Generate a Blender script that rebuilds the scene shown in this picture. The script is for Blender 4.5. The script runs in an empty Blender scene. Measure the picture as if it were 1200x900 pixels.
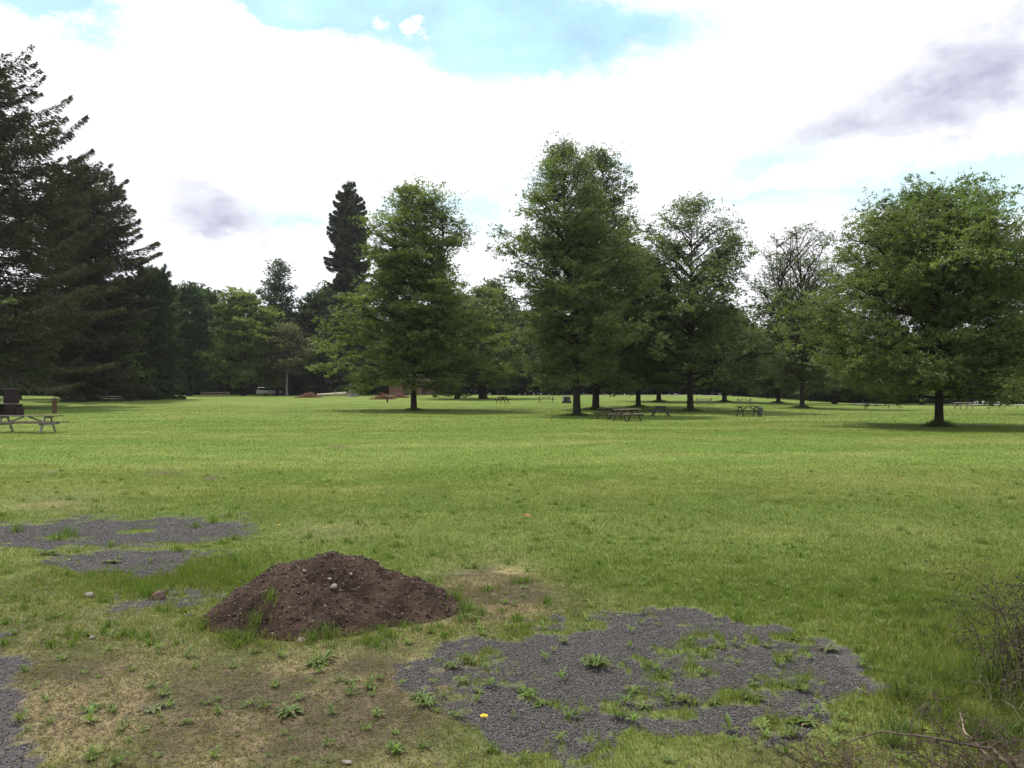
import bpy, math, random
import numpy as np
from mathutils import Vector, Matrix

S = bpy.context.scene
C = S.collection
RAD = math.radians
rng = np.random.default_rng(7)
random.seed(7)
F = 942.0; YH = 462.0; HC = 1.7          # focal length and horizon row in photo pixels, eye height

# ------------------------------------------------------------------ noise
def _h(ix, iy, s):
    n = (ix.astype(np.int64) * 374761393 + iy.astype(np.int64) * 668265263 + s * 1442695041) & 0xffffffff
    n = ((n ^ (n >> 13)) * 1274126177) & 0xffffffff
    return ((n ^ (n >> 16)) & 0xffff) / 65535.0
def vnoise(x, y, s=0):
    x = np.asarray(x, float); y = np.asarray(y, float)
    ix = np.floor(x); iy = np.floor(y); fx = x - ix; fy = y - iy
    fx = fx * fx * (3 - 2 * fx); fy = fy * fy * (3 - 2 * fy)
    a = _h(ix, iy, s); b = _h(ix + 1, iy, s); c = _h(ix, iy + 1, s); d = _h(ix + 1, iy + 1, s)
    return (a * (1 - fx) + b * fx) * (1 - fy) + (c * (1 - fx) + d * fx) * fy
def fbm(x, y, s=0, o=4):
    t = 0; a = 0.5; n = 0
    for i in range(o):
        t = t + a * vnoise(x * 2 ** i, y * 2 ** i, s + i * 17); n += a; a *= 0.5
    return t / n
def sst(a, b, x):
    t = np.clip((x - a) / (b - a), 0, 1); return t * t * (3 - 2 * t)

# ------------------------------------------------------------------ terrain
def ground_z(x, y):
    x = np.asarray(x, float); y = np.asarray(y, float)
    u = x / np.maximum(y, 1.0)
    r = 1 - sst(0.21, 0.48, u)
    z = 1.55 * sst(45, 180, y) * r
    z = z + (fbm(x * 2.3, y * 2.3, 3, 3) - .5) * .035 * (1 - sst(12, 30, np.abs(y)))
    z = z + (fbm(x * .25, y * .25, 5, 2) - .5) * .08 * sst(7, 16, y)
    return z
def gz(x, y): return float(ground_z(np.array([x]), np.array([y]))[0])
_ys = np.concatenate([np.arange(2.5, 20, .02), np.arange(20, 400, .2)])
def place(px, row):
    """ground point seen at that place of the photograph"""
    u = (px - 600) / F
    z = ground_z(u * _ys, _ys)
    rows = YH + F * (HC - z) / _ys
    k = np.argmax(rows <= row) if (rows <= row).any() else len(_ys) - 1
    y = float(_ys[k]); return Vector((u * y, y, float(z[k])))

# ------------------------------------------------------------------ object helpers
def tag(o, label=None, cat=None, group=None, kind=None):
    if label: o['label'] = label
    if cat: o['category'] = cat
    if group: o['group'] = group
    if kind: o['kind'] = kind
    return o
def empty(name, loc, rz=0):
    o = bpy.data.objects.new(name, None); C.objects.link(o)
    o.location = loc; o.rotation_euler = (0, 0, rz); o.empty_display_size = .2
    return o
def np_obj(name, v, f, mat, parent=None, col=None, smooth=False, extra=None):
    """v (n,3), f (m,k) constant k or list of arrays; col per vertex (n,3)"""
    me = bpy.data.meshes.new(name)
    fs = f if isinstance(f, list) else [f]
    fs = [a for a in fs if len(a)]
    me.vertices.add(len(v)); me.vertices.foreach_set('co', np.ascontiguousarray(v, dtype=np.float32).ravel())
    idx = np.concatenate([a.ravel() for a in fs]).astype(np.int32)
    tot = np.concatenate([np.full(len(a), a.shape[1]) for a in fs]).astype(np.int32)
    st = np.concatenate([[0], np.cumsum(tot)[:-1]]).astype(np.int32)
    me.loops.add(len(idx)); me.loops.foreach_set('vertex_index', idx)
    me.polygons.add(len(tot)); me.polygons.foreach_set('loop_start', st); me.polygons.foreach_set('loop_total', tot)
    if smooth: me.polygons.foreach_set('use_smooth', np.ones(len(tot), dtype=bool))
    if col is not None:
        a = me.attributes.new('Col', 'FLOAT_COLOR', 'POINT')
        c4 = np.ones((len(v), 4), np.float32); c4[:, :3] = col
        a.data.foreach_set('color', c4.ravel())
    if extra:
        for k, val in extra.items():
            a = me.attributes.new(k, 'FLOAT', 'POINT'); a.data.foreach_set('value', np.asarray(val, np.float32))
    me.update(calc_edges=True)
    me.materials.append(mat)
    o = bpy.data.objects.new(name, me); C.objects.link(o)
    if parent: o.parent = parent
    return o
def copy_tree(o, parent=None):
    c = o.copy(); C.objects.link(c); c.parent = parent
    for ch in [q for q in bpy.data.objects if q.parent == o]: copy_tree(ch, c)
    return c

class MB:
    """collects boxes, tubes, loose polygons into one mesh"""
    def __init__(s): s.v = []; s.f = []
    def box(s, c, size, rz=0, rx=0, ry=0, bev=0):
        M = Matrix.Translation(c) @ Matrix.Rotation(rz, 4, 'Z') @ Matrix.Rotation(ry, 4, 'Y') @ Matrix.Rotation(rx, 4, 'X')
        n = len(s.v); x, y, z = [q / 2 for q in size]
        for p in ((-x,-y,-z),(x,-y,-z),(x,y,-z),(-x,y,-z),(-x,-y,z),(x,-y,z),(x,y,z),(-x,y,z)):
            s.v.append(tuple(M @ Vector(p)))
        for q in ((3,2,1,0),(4,5,6,7),(0,1,5,4),(1,2,6,5),(2,3,7,6),(3,0,4,7)): s.f.append(tuple(n + i for i in q))
    def bar(s, a, b, w, h):
        a = Vector(a); b = Vector(b); d = b - a; q = d.to_track_quat('X', 'Z')
        M = Matrix.Translation((a + b) / 2) @ q.to_matrix().to_4x4()
        n = len(s.v); x, y, z = d.length / 2, w / 2, h / 2
        for p in ((-x,-y,-z),(x,-y,-z),(x,y,-z),(-x,y,-z),(-x,-y,z),(x,-y,z),(x,y,z),(-x,y,z)):
            s.v.append(tuple(M @ Vector(p)))
        for q in ((3,2,1,0),(4,5,6,7),(0,1,5,4),(1,2,6,5),(2,3,7,6),(3,0,4,7)): s.f.append(tuple(n + i for i in q))
    def tube(s, pts, rad, k=6, cap=True):
        pts = [Vector(p) for p in pts]; n0 = len(s.v)
        for i, p in enumerate(pts):
            t = (pts[min(i + 1, len(pts) - 1)] - pts[max(i - 1, 0)])
            if t.length < 1e-6: t = Vector((0, 0, 1))
            t.normalize()
            up = Vector((1, 0, 0)) if abs(t.z) > .7 else Vector((0, 0, 1))
            a = t.cross(up).normalized(); b = t.cross(a)
            for j in range(k):
                an = 2 * math.pi * j / k
                s.v.append(tuple(p + (a * math.cos(an) + b * math.sin(an)) * rad[i]))
        for i in range(len(pts) - 1):
            for j in range(k):
                q = n0 + i * k; s.f.append((q + j, q + (j + 1) % k, q + k + (j + 1) % k, q + k + j))
        if cap:
            s.f.append(tuple(n0 + k - 1 - j for j in range(k)))
            s.f.append(tuple(n0 + (len(pts) - 1) * k + j for j in range(k)))
    def build(s, name, mat, parent=None, smooth=False):
        me = bpy.data.meshes.new(name); me.from_pydata(s.v, [], s.f); me.update()
        if smooth: me.polygons.foreach_set('use_smooth', [True] * len(me.polygons))
        me.materials.append(mat)
        o = bpy.data.objects.new(name, me); C.objects.link(o)
        if parent: o.parent = parent
        return o

# ------------------------------------------------------------------ materials
def newmat(name):
    m = bpy.data.materials.new(name); m.use_nodes = True
    nt = m.node_tree; b = nt.nodes['Principled BSDF']; return m, nt, b
def noisy(name, c1, c2, scale, rough=.85, bump=.3, det=6, coords='Object', stretch=None, spec=.2, bdist=.02):
    m, nt, b = newmat(name)
    tc = nt.nodes.new('ShaderNodeTexCoord'); mp = nt.nodes.new('ShaderNodeMapping')
    nt.links.new(tc.outputs[coords], mp.inputs[0])
    if stretch: mp.inputs['Scale'].default_value = stretch
    n = nt.nodes.new('ShaderNodeTexNoise'); n.inputs['Scale'].default_value = scale; n.inputs['Detail'].default_value = det
    n.inputs['Roughness'].default_value = .65
    nt.links.new(mp.outputs[0], n.inputs[0])
    r = nt.nodes.new('ShaderNodeValToRGB'); r.color_ramp.elements[0].position = .32; r.color_ramp.elements[1].position = .68
    r.color_ramp.elements[0].color = (*c1, 1); r.color_ramp.elements[1].color = (*c2, 1)
    nt.links.new(n.outputs[0], r.inputs[0]); nt.links.new(r.outputs[0], b.inputs['Base Color'])
    b.inputs['Roughness'].default_value = rough; b.inputs['Specular IOR Level'].default_value = spec
    bp = nt.nodes.new('ShaderNodeBump'); bp.inputs['Strength'].default_value = bump; bp.inputs['Distance'].default_value = bdist
    nt.links.new(n.outputs[0], bp.inputs['Height']); nt.links.new(bp.outputs[0], b.inputs['Normal'])
    return m
def leafmat(name, trans=.35, rough=.55, spec=.25, tboost=(1.1, 1.25, .55)):
    m, nt, b = newmat(name)
    at = nt.nodes.new('ShaderNodeAttribute'); at.attribute_name = 'Col'
    nt.links.new(at.outputs['Color'], b.inputs['Base Color'])
    b.inputs['Roughness'].default_value = rough; b.inputs['Specular IOR Level'].default_value = spec
    tr = nt.nodes.new('ShaderNodeBsdfTranslucent')
    mu = nt.nodes.new('ShaderNodeVectorMath'); mu.operation = 'MULTIPLY'; mu.inputs[1].default_value = tboost
    nt.links.new(at.outputs['Color'], mu.inputs[0]); nt.links.new(mu.outputs[0], tr.inputs[0])
    mx = nt.nodes.new('ShaderNodeMixShader'); mx.inputs[0].default_value = trans
    out = nt.nodes['Material Output']
    nt.links.new(b.outputs[0], mx.inputs[1]); nt.links.new(tr.outputs[0], mx.inputs[2]); nt.links.new(mx.outputs[0], out.inputs[0])
    return m
M_leaf = leafmat('leaf', .45)
M_needle = leafmat('needle', .15, .9, .03, (1, 1.1, .8))
M_grass = leafmat('grass_blade', .48, .6, .2, (1.1, 1.15, .6))
M_stonecol = leafmat('gravel_stone', 0, .8, .3)
M_bark = noisy('bark', (.016, .013, .011), (.042, .035, .03), 9, .9, .8, 8, stretch=(4, 4, .7), bdist=.04)
M_bark_red = noisy('bark_reddish', (.05, .035, .025), (.10, .075, .055), 5, .9, .8, 8, stretch=(3, 3, .6), bdist=.04)
M_bark_pale = noisy('bark_pale', (.12, .11, .095), (.24, .22, .19), 5, .9, .8, 8, stretch=(3, 3, .6), bdist=.04)
M_twig = noisy('twig', (.045, .03, .026), (.10, .075, .06), 30, .9, .3)
M_deadbranch = noisy('dead_branch', (.06, .045, .038), (.13, .10, .085), 30, .9, .3)
M_oldwood = noisy('old_brown_wood', (.085, .062, .05), (.16, .12, .10), 14, .85, .25, stretch=(1, 8, 8))
M_stick = noisy('pale_stick', (.13, .10, .075), (.25, .20, .15), 40, .85, .3)
M_woodgrey = noisy('weathered_wood', (.16, .125, .10), (.30, .25, .205), 14, .85, .25, stretch=(1, 8, 8))
M_woodpale = noisy('pale_wood', (.34, .30, .23), (.52, .47, .38), 10, .85, .2, stretch=(1, 8, 8))
M_wooddark = noisy('dark_wood', (.045, .035, .028), (.09, .07, .055), 14, .85, .25, stretch=(1, 8, 8))
M_woodbrown = noisy('brown_wood', (.065, .035, .026), (.125, .072, .052), 14, .85, .25)
M_steel = noisy('galvanised_steel', (.12, .125, .13), (.24, .245, .25), 20, .5, .1, spec=.5)
M_metal_dark = noisy('dark_steel', (.03, .03, .03), (.06, .06, .06), 20, .6, .1, spec=.5)
M_concrete = noisy('concrete', (.28, .28, .27), (.42, .41, .39), 8, .9, .3)
M_slab = noisy('stained_slab', (.08, .075, .07), (.16, .15, .14), 8, .9, .3)
M_soot = noisy('sooty_brick', (.012, .008, .010), (.030, .016, .018), 6, .9, .4)
M_roof = noisy('roof_shingle', (.04, .035, .033), (.075, .065, .06), 12, .9, .4)
M_road = noisy('road_gravel', (.22, .215, .2), (.33, .32, .30), 1.2, .95, .2, coords='Generated')
M_carpaint = noisy('white_car_paint', (.62, .63, .64), (.68, .69, .70), 2, .3, 0, spec=.5)
M_glass, nt, b = newmat('car_glass'); b.inputs['Base Color'].default_value = (.02, .025, .03, 1); b.inputs['Roughness'].default_value = .08
M_tyre = noisy('tyre', (.015, .015, .015), (.03, .03, .03), 20, .9, .1)
M_brush = noisy('red_brown_brush', (.13, .06, .04), (.26, .14, .10), 8, .95, .5)
M_rock = noisy('pale_rock', (.14, .12, .105), (.27, .235, .21), 12, .85, .5, bdist=.01)
M_rockbrown = noisy('brown_rock', (.10, .06, .05), (.18, .12, .10), 12, .85, .5, bdist=.01)
M_petal, nt, b = newmat('yellow_petal'); b.inputs['Base Color'].default_value = (.75, .52, .02, 1); b.inputs['Roughness'].default_value = .7
M_orange = noisy('orange_cone', (.55, .13, .03), (.65, .17, .04), 5, .6, 0)
M_orangeleaf = noisy('orange_leaf', (.45, .16, .05), (.55, .22, .08), 30, .7, .1)
# brick wall
M_brick, nt, b = newmat('red_brick_wall')
tc = nt.nodes.new('ShaderNodeTexCoord'); br = nt.nodes.new('ShaderNodeTexBrick')
mp = nt.nodes.new('ShaderNodeMapping'); mp.inputs['Rotation'].default_value = (RAD(90), 0, 0)
nt.links.new(tc.outputs['Object'], mp.inputs[0]); nt.links.new(mp.outputs[0], br.inputs[0])
br.inputs['Color1'].default_value = (.15, .065, .052, 1); br.inputs['Color2'].default_value = (.19, .085, .068, 1)
br.inputs['Mortar'].default_value = (.24, .18, .16, 1); br.inputs['Scale'].default_value = 3
nt.links.new(br.outputs[0], b.inputs['Base Color']); b.inputs['Roughness'].default_value = .9

# ------------------------------------------------------------------ ground masks (world points described by where the photograph shows them)
def prow(x, y):
    y = np.maximum(y, .5); return 600 + F * x / y, YH + F * HC / y
def inpoly(px, py, poly):
    ins = np.zeros(px.shape, bool); n = len(poly)
    for i in range(n):
        x1, y1 = poly[i]; x2, y2 = poly[(i + 1) % n]
        c = ((y1 > py) != (y2 > py)) & (px < (x2 - x1) * (py - y1) / (y2 - y1 + 1e-9) + x1)
        ins ^= c
    return ins
P_MAIN = [(478,800),(492,768),(530,752),(575,742),(610,728),(660,718),(700,722),(760,716),(830,713),(872,722),(925,742),(985,765),(1018,792),(1008,822),(960,848),(900,864),(800,874),(700,880),(620,882),(560,866),(512,838)]
ISL = [(572,778,48,15),(578,806,62,9),(640,732,62,17),(755,777,26,11),(702,779,16,7),(812,785,30,14),(822,757,46,14),(893,756,22,5),(912,803,46,16),(740,808,20,8),(800,822,100,9),(700,834,38,7),(921,771,12,8),(925,841,52,12),(700,868,70,10),(505,820,26,16)]
P_UP = [(-260,612),(60,611),(110,604),(200,606),(300,603),(306,622),(290,640),(245,650),(215,668),(170,671),(90,670),(50,655),(30,642),(-260,645)]
P_PATH = [(-400,690),(-60,712),(10,742),(24,780),(26,830),(40,870),(52,920),(60,990),(60,1600),(-400,1600)]
P_SM = [(120,700),(190,690),(260,684),(300,690),(250,708),(180,716),(120,714)]
def masks(x, y):
    x = np.asarray(x, float); y = np.asarray(y, float)
    px, r = prow(x, y)
    n1 = fbm(x * 3.2, y * 3.2, 11, 4) - .5; n2 = fbm(x * 3.2, y * 3.2, 29, 4) - .5; n3 = fbm(x * 9, y * 9, 41, 3)
    n4 = fbm(x * 17, y * 17, 43, 3) - .5
    qx = px + n4 * 42 + n1 * 90 * np.clip(6 / np.maximum(y, 1), .2, 1.5); qr = r + n4 * 16 + n2 * 46 * np.clip(6 / np.maximum(y, 1), .2, 1.5) ** 1.5
    g = inpoly(qx, qr, P_MAIN).astype(float)
    isl = np.zeros_like(g)
    for a, b_, c, d in ISL:
        e = ((qx - a) / c) ** 2 + ((qr - b_) / d) ** 2
        isl = np.maximum(isl, sst(1.15, .35, e))
    isl_keep = isl * sst(.36, .52, n3)
    g = g * (1 - isl_keep)
    up = inpoly(qx, qr, P_UP) * sst(.76, .60, fbm(x * 1.5, y * 1.9, 77, 4) + .10 * ((px < 110) & (r < 640)) )
    pth = inpoly(px + n1 * 90 + n4 * 45, r + n2 * 30, P_PATH).astype(float)
    sm = inpoly(qx, qr, P_SM) * sst(.35, .5, n3)
    grav = np.maximum.reduce([g, up, pth, sm])
    # dryness: dry straw and bare soil
    def ga(cx, cr, sx, sr): return np.exp(-(((px - cx) / sx) ** 2 + ((r - cr) / sr) ** 2))
    dry = 1.08 * ga(150, 830, 270, 95) + .95 * ga(400, 840, 170, 80) + 1.15 * ga(575, 688, 62, 34) + .55 * ga(385, 622, 55, 12) + .55 * ga(60, 590, 70, 14) \
        + .5 * ga(940, 885, 120, 30) + .45 * ga(480, 760, 90, 60) + .35 * ga(640, 705, 120, 25) + .35 * ga(20, 700, 120, 60) + .35 * ga(1050, 600, 10, 3)
    dry = dry * (.45 + 1.1 * fbm(x * 1.1, y * 1.1, 55, 4))
    mole = ga(248, 560, 9, 3) + .8 * ga(195, 554, 22, 2.5) + .8 * ga(60, 553, 10, 2) + .7 * ga(398, 524, 12, 2) + .8*ga(928,505,5,1.5)
    dry = np.clip(dry, 0, 1)
    return grav, dry, isl * inpoly(px, r, P_MAIN), np.clip(mole, 0, 1)
def lawn_color(x, y):
    """large-scale hue of the turf, the same for soil sheet and blades"""
    n = fbm(x * .12, y * .35, 91, 4); m = fbm(x * .6, y * .9, 93, 3)
    t = np.clip((n - .34) * 2.0 + (m - .5) * 1.3, 0, 1)[..., None]
    a = np.array([.110, .160, .029]); b_ = np.array([.176, .202, .056])
    return a * (1 - t) + b_ * t

# ------------------------------------------------------------------ ground sheet
def spaced(a, b_, d0, k):
    out = [a]; d = d0
    while out[-1] < b_: out.append(out[-1] + d); d *= k
    return out
xs = np.linspace(-4.6, 4.6, 250); e = np.array(spaced(4.6, 420, .04, 1.032))[1:]
xs = np.concatenate([-e[::-1], xs, e])
ys = np.concatenate([-np.array(spaced(-2.9, 80, .2, 1.25))[::-1][:-1] , np.linspace(2.9, 9, 165), np.array(spaced(9, 520, .045, 1.026))[1:]])
X, Y = np.meshgrid(xs, ys); x = X.ravel(); y = Y.ravel()
gr, dry, isl, mole = masks(x, y)
z = ground_z(x, y) - gr * .012
col = lawn_color(x, y) * np.array([.86, .90, .85])
fine = fbm(x * 8, y * 8, 61, 4)[:, None]; med = fbm(x * 2.2, y * 2.2, 63, 3)[:, None]
soil = np.array([.085, .060, .050]) * (.4 + 1.2 * fine); straw = np.array([.185, .138, .085]) * (.5 + 1.0 * fine)
drycol = soil * (1 - sst(.4, .62, med)) + straw * sst(.4, .62, med)
col = col * (1 - dry[:, None] * .85) + drycol * dry[:, None] * .85
col = col * (1 - mole[:, None]) + np.array([.07, .05, .038]) * mole[:, None]
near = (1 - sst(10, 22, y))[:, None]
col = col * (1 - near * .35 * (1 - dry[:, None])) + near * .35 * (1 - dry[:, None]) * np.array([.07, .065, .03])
gcol = np.array([.064, .059, .059]) * (.75 + .5 * fine)
col = col * (1 - gr[:, None]) + gcol * gr[:, None]
nx, ny = len(xs), len(ys)
I = np.arange(nx * ny).reshape(ny, nx)
fq = np.stack([I[:-1, :-1], I[:-1, 1:], I[1:, 1:], I[1:, :-1]], -1).reshape(-1, 4)
M_ground, nt, b = newmat('ground_soil')
L = nt.links.new
at = nt.nodes.new('ShaderNodeAttribute'); at.attribute_name = 'Col'
ag = nt.nodes.new('ShaderNodeAttribute'); ag.attribute_name = 'grav'
tc = nt.nodes.new('ShaderNodeTexCoord')
n1 = nt.nodes.new('ShaderNodeTexNoise'); n1.inputs['Scale'].default_value = 14; n1.inputs['Detail'].default_value = 8; n1.inputs['Roughness'].default_value = .7
mp = nt.nodes.new('ShaderNodeMapping'); mp.inputs['Scale'].default_value = (1, .45, 1)
n2 = nt.nodes.new('ShaderNodeTexNoise'); n2.inputs['Scale'].default_value = 1.1; n2.inputs['Detail'].default_value = 10; n2.inputs['Roughness'].default_value = .75
L(tc.outputs['Object'], n1.inputs[0]); L(tc.outputs['Object'], mp.inputs[0]); L(mp.outputs[0], n2.inputs[0])
r1 = nt.nodes.new('ShaderNodeMapRange'); r1.inputs[1].default_value = .3; r1.inputs[2].default_value = .7; r1.inputs[3].default_value = .65; r1.inputs[4].default_value = 1.35
r2 = nt.nodes.new('ShaderNodeMapRange'); r2.inputs[1].default_value = .3; r2.inputs[2].default_value = .7; r2.inputs[3].default_value = .78; r2.inputs[4].default_value = 1.22
L(n1.outputs[0], r1.inputs[0]); L(n2.outputs[0], r2.inputs[0])
mm = nt.nodes.new('ShaderNodeMath'); mm.operation = 'MULTIPLY'; L(r1.outputs[0], mm.inputs[0]); L(r2.outputs[0], mm.inputs[1])
sc = nt.nodes.new('ShaderNodeVectorMath'); sc.operation = 'SCALE'; L(at.outputs['Color'], sc.inputs[0]); L(mm.outputs[0], sc.inputs['Scale'])
vo = nt.nodes.new('ShaderNodeTexVoronoi'); vo.inputs['Scale'].default_value = 90; L(tc.outputs['Object'], vo.inputs[0])
rv = nt.nodes.new('ShaderNodeMapRange'); rv.inputs[1].default_value = 0; rv.inputs[2].default_value = 1; rv.inputs[3].default_value = .55; rv.inputs[4].default_value = 1.5
sx = nt.nodes.new('ShaderNodeSeparateColor'); L(vo.outputs['Color'], sx.inputs[0]); L(sx.outputs[0], rv.inputs[0])
s2 = nt.nodes.new('ShaderNodeVectorMath'); s2.operation = 'SCALE'; L(at.outputs['Color'], s2.inputs[0]); L(rv.outputs[0], s2.inputs['Scale'])
mx = nt.nodes.new('ShaderNodeMix'); mx.data_type = 'RGBA'; L(ag.outputs['Fac'], mx.inputs[0]); L(sc.outputs[0], mx.inputs[6]); L(s2.outputs[0], mx.inputs[7])
L(mx.outputs[2], b.inputs['Base Color']); b.inputs['Roughness'].default_value = .95; b.inputs['Specular IOR Level'].default_value = .1
bp = nt.nodes.new('ShaderNodeBump'); bp.inputs['Strength'].default_value = .7; bp.inputs['Distance'].default_value = .03
L(n1.outputs[0], bp.inputs['Height']); L(bp.outputs[0], b.inputs['Normal'])
ground = np_obj('ground', np.stack([x, y, z], 1), fq, M_ground, col=col, smooth=True, extra={'grav': gr})
tag(ground, kind='structure')

# ------------------------------------------------------------------ dirt mound
MC = np.array([-1.42, 6.38])
def mound_h(x, y):
    dx = x - MC[0]; dy = y - MC[1]
    th = np.arctan2(dy, dx)
    rx = np.where(dx > 0, .84, .98); ry = np.where(dy > 0, 1.0, .72)
    wob = 1 + .10 * np.sin(3 * th + 1) + .06 * np.sin(5 * th + 2.2) + .16 * (fbm(np.cos(th) * 2 + 5, np.sin(th) * 2 + 5, 71, 3) - .5)
    r = np.sqrt((dx / rx) ** 2 + (dy / ry) ** 2) / wob
    # peak shifted a little left, long even slope to the right
    h = .455 * np.clip(1.15 - np.sqrt(r ** 2 + .10) ** 1.2, -.2, 1)
    h = h + .02 * np.exp(-((dx + .2) ** 2 + (dy) ** 2) / .05)
    h = h + (fbm(x * 3, y * 3, 73, 3) - .5) * .16 * np.clip(h / .15, 0, 1) * .8
    h = h + (fbm(x * 9, y * 9, 75, 4) - .5) * .085 * np.clip(h / .04, 0, 1)
    h = h + (fbm(x * 34, y * 34, 79, 3) - .5) * .03 * np.clip(h / .03, 0, 1)
    return h
def top_z(x, y):
    x = np.asarray(x, float); y = np.asarray(y, float)
    h = mound_h(x, y)
    inside = (np.abs(x - MC[0]) < 1.35) & (np.abs(y - MC[1]) < 1.3)
    return ground_z(x, y) + np.where(inside, np.maximum(h, 0), 0)
mxs = np.linspace(MC[0] - 1.3, MC[0] + 1.3, 290); mys = np.linspace(MC[1] - 1.05, MC[1] + 1.2, 250)
X, Y = np.meshgrid(mxs, mys); x = X.ravel(); y = Y.ravel()
h = mound_h(x, y)
z = ground_z(x, y) + np.where(h > 0, h, h * 1.2 - .012)
I = np.arange(len(x)).reshape(len(mys), len(mxs))
fq = np.stack([I[:-1, :-1], I[:-1, 1:], I[1:, 1:], I[1:, :-1]], -1).reshape(-1, 4)
keep = (h[fq] > -.03).any(1); fq = fq[keep]
used, inv = np.unique(fq, return_inverse=True)
v = np.stack([x, y, z], 1)[used]; fq = inv.reshape(-1, 4)
M_dirt, nt, b = newmat('mound_soil')
tc = nt.nodes.new('ShaderNodeTexCoord')
n1 = nt.nodes.new('ShaderNodeTexNoise'); n1.inputs['Scale'].default_value = 3.2; n1.inputs['Detail'].default_value = 8; n1.inputs['Roughness'].default_value = .6
n2 = nt.nodes.new('ShaderNodeTexNoise'); n2.inputs['Scale'].default_value = 60; n2.inputs['Detail'].default_value = 6; n2.inputs['Roughness'].default_value = .7
nt.links.new(tc.outputs['Object'], n1.inputs[0]); nt.links.new(tc.outputs['Object'], n2.inputs[0])
r = nt.nodes.new('ShaderNodeValToRGB'); r.color_ramp.elements[0].position = .36; r.color_ramp.elements[1].position = .66
r.color_ramp.elements[0].color = (.025, .016, .012, 1); r.color_ramp.elements[1].color = (.068, .045, .034, 1)
r2 = nt.nodes.new('ShaderNodeMapRange'); r2.inputs[1].default_value = .3; r2.inputs[2].default_value = .72; r2.inputs[3].default_value = .6; r2.inputs[4].default_value = 1.5
nt.links.new(n1.outputs[0], r.inputs[0]); nt.links.new(n2.outputs[0], r2.inputs[0])
s2 = nt.nodes.new('ShaderNodeVectorMath'); s2.operation = 'SCALE'; nt.links.new(r.outputs[0], s2.inputs[0]); nt.links.new(r2.outputs[0], s2.inputs['Scale'])
nt.links.new(s2.outputs[0], b.inputs['Base Color']); b.inputs['Roughness'].default_value = .97; b.inputs['Specular IOR Level'].default_value = .1
bp = nt.nodes.new('ShaderNodeBump'); bp.inputs['Strength'].default_value = .8; bp.inputs['Distance'].default_value = .012
nt.links.new(n2.outputs[0], bp.inputs['Height']); nt.links.new(bp.outputs[0], b.inputs['Normal'])
mound = np_obj('dirt_mound', v, fq, M_dirt, smooth=True)
tag(mound, 'low heap of dark brown soil mixed with pebbles, standing in the grass', 'dirt mound')

# ------------------------------------------------------------------ loose stones
OCT_V = np.array([[1,0,0],[0,1,0],[-1,0,0],[0,-1,0],[0,0,1],[0,0,-1]], float)
OCT_F = np.array([[0,1,4],[1,2,4],[2,3,4],[3,0,4],[1,0,5],[2,1,5],[3,2,5],[0,3,5]])
def stones(name, x, y, zf, size, col, colvar=.35, sink=.2):
    n = len(x)
    s = size * rng.uniform(.5, 1.4, n)
    dim = s[:, None] * rng.uniform(.6, 1.1, (n, 3)) * np.array([1, 1, .65])
    a = rng.uniform(0, 6.28, n); ca, sa = np.cos(a), np.sin(a)
    v = OCT_V[None] * dim[:, None, :] * rng.uniform(.75, 1.2, (n, 6, 1))
    t = rng.uniform(-.5, .5, n)[:, None]; vz = v[:, :, 2] + v[:, :, 0] * t
    vx = v[:, :, 0] * ca[:, None] - v[:, :, 1] * sa[:, None]; vy = v[:, :, 0] * sa[:, None] + v[:, :, 1] * ca[:, None]
    z0 = zf(x, y) + s * (.5 - sink)
    V = np.stack([vx + x[:, None], vy + y[:, None], vz + z0[:, None]], -1).reshape(-1, 3)
    Fc = (OCT_F[None] + (np.arange(n) * 6)[:, None, None]).reshape(-1, 3)
    cc = np.array(col)[None] * (1 + rng.uniform(-colvar, colvar * 1.4, n))[:, None] * (1 + rng.uniform(-.06, .06, (n, 3)))
    cc = np.repeat(cc, 6, 0)
    return np_obj(name, V, Fc, M_stonecol, col=cc)
def sample_box(n, x0, x1, y0, y1): return rng.uniform(x0, x1, n), rng.uniform(y0, y1, n)
gzf = lambda x, y: ground_z(x, y) - .010
x, y = sample_box(150000, -.9, 2.1, 3.55, 6.7); g, d, i_, m_ = masks(x, y); k = rng.uniform(size=len(x)) < g * .8
tag(stones('gravel', x[k], y[k], gzf, .0050, (.092, .084, .080), .7), 'dark grey crushed gravel spread in a broad patch with grass tufts', 'gravel', kind='stuff')
x, y = sample_box(110000, -9, -2.0, 7.2, 11.6); g, d, i_, m_ = masks(x, y); k = rng.uniform(size=len(x)) < g * .6
tag(stones('gravel', x[k], y[k], gzf, .0075, (.090, .083, .082), .6), 'thin grey gravel showing through weeds behind the soil heap', 'gravel', kind='stuff')
x, y = sample_box(60000, -4.2, -1.2, 2.9, 7.2); g, d, i_, m_ = masks(x, y); k = rng.uniform(size=len(x)) < g * .5
tag(stones('gravel', x[k], y[k], gzf, .0052, (.060, .057, .060), .55), 'dark gravel path edge along the lower left', 'gravel', kind='stuff')
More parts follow.
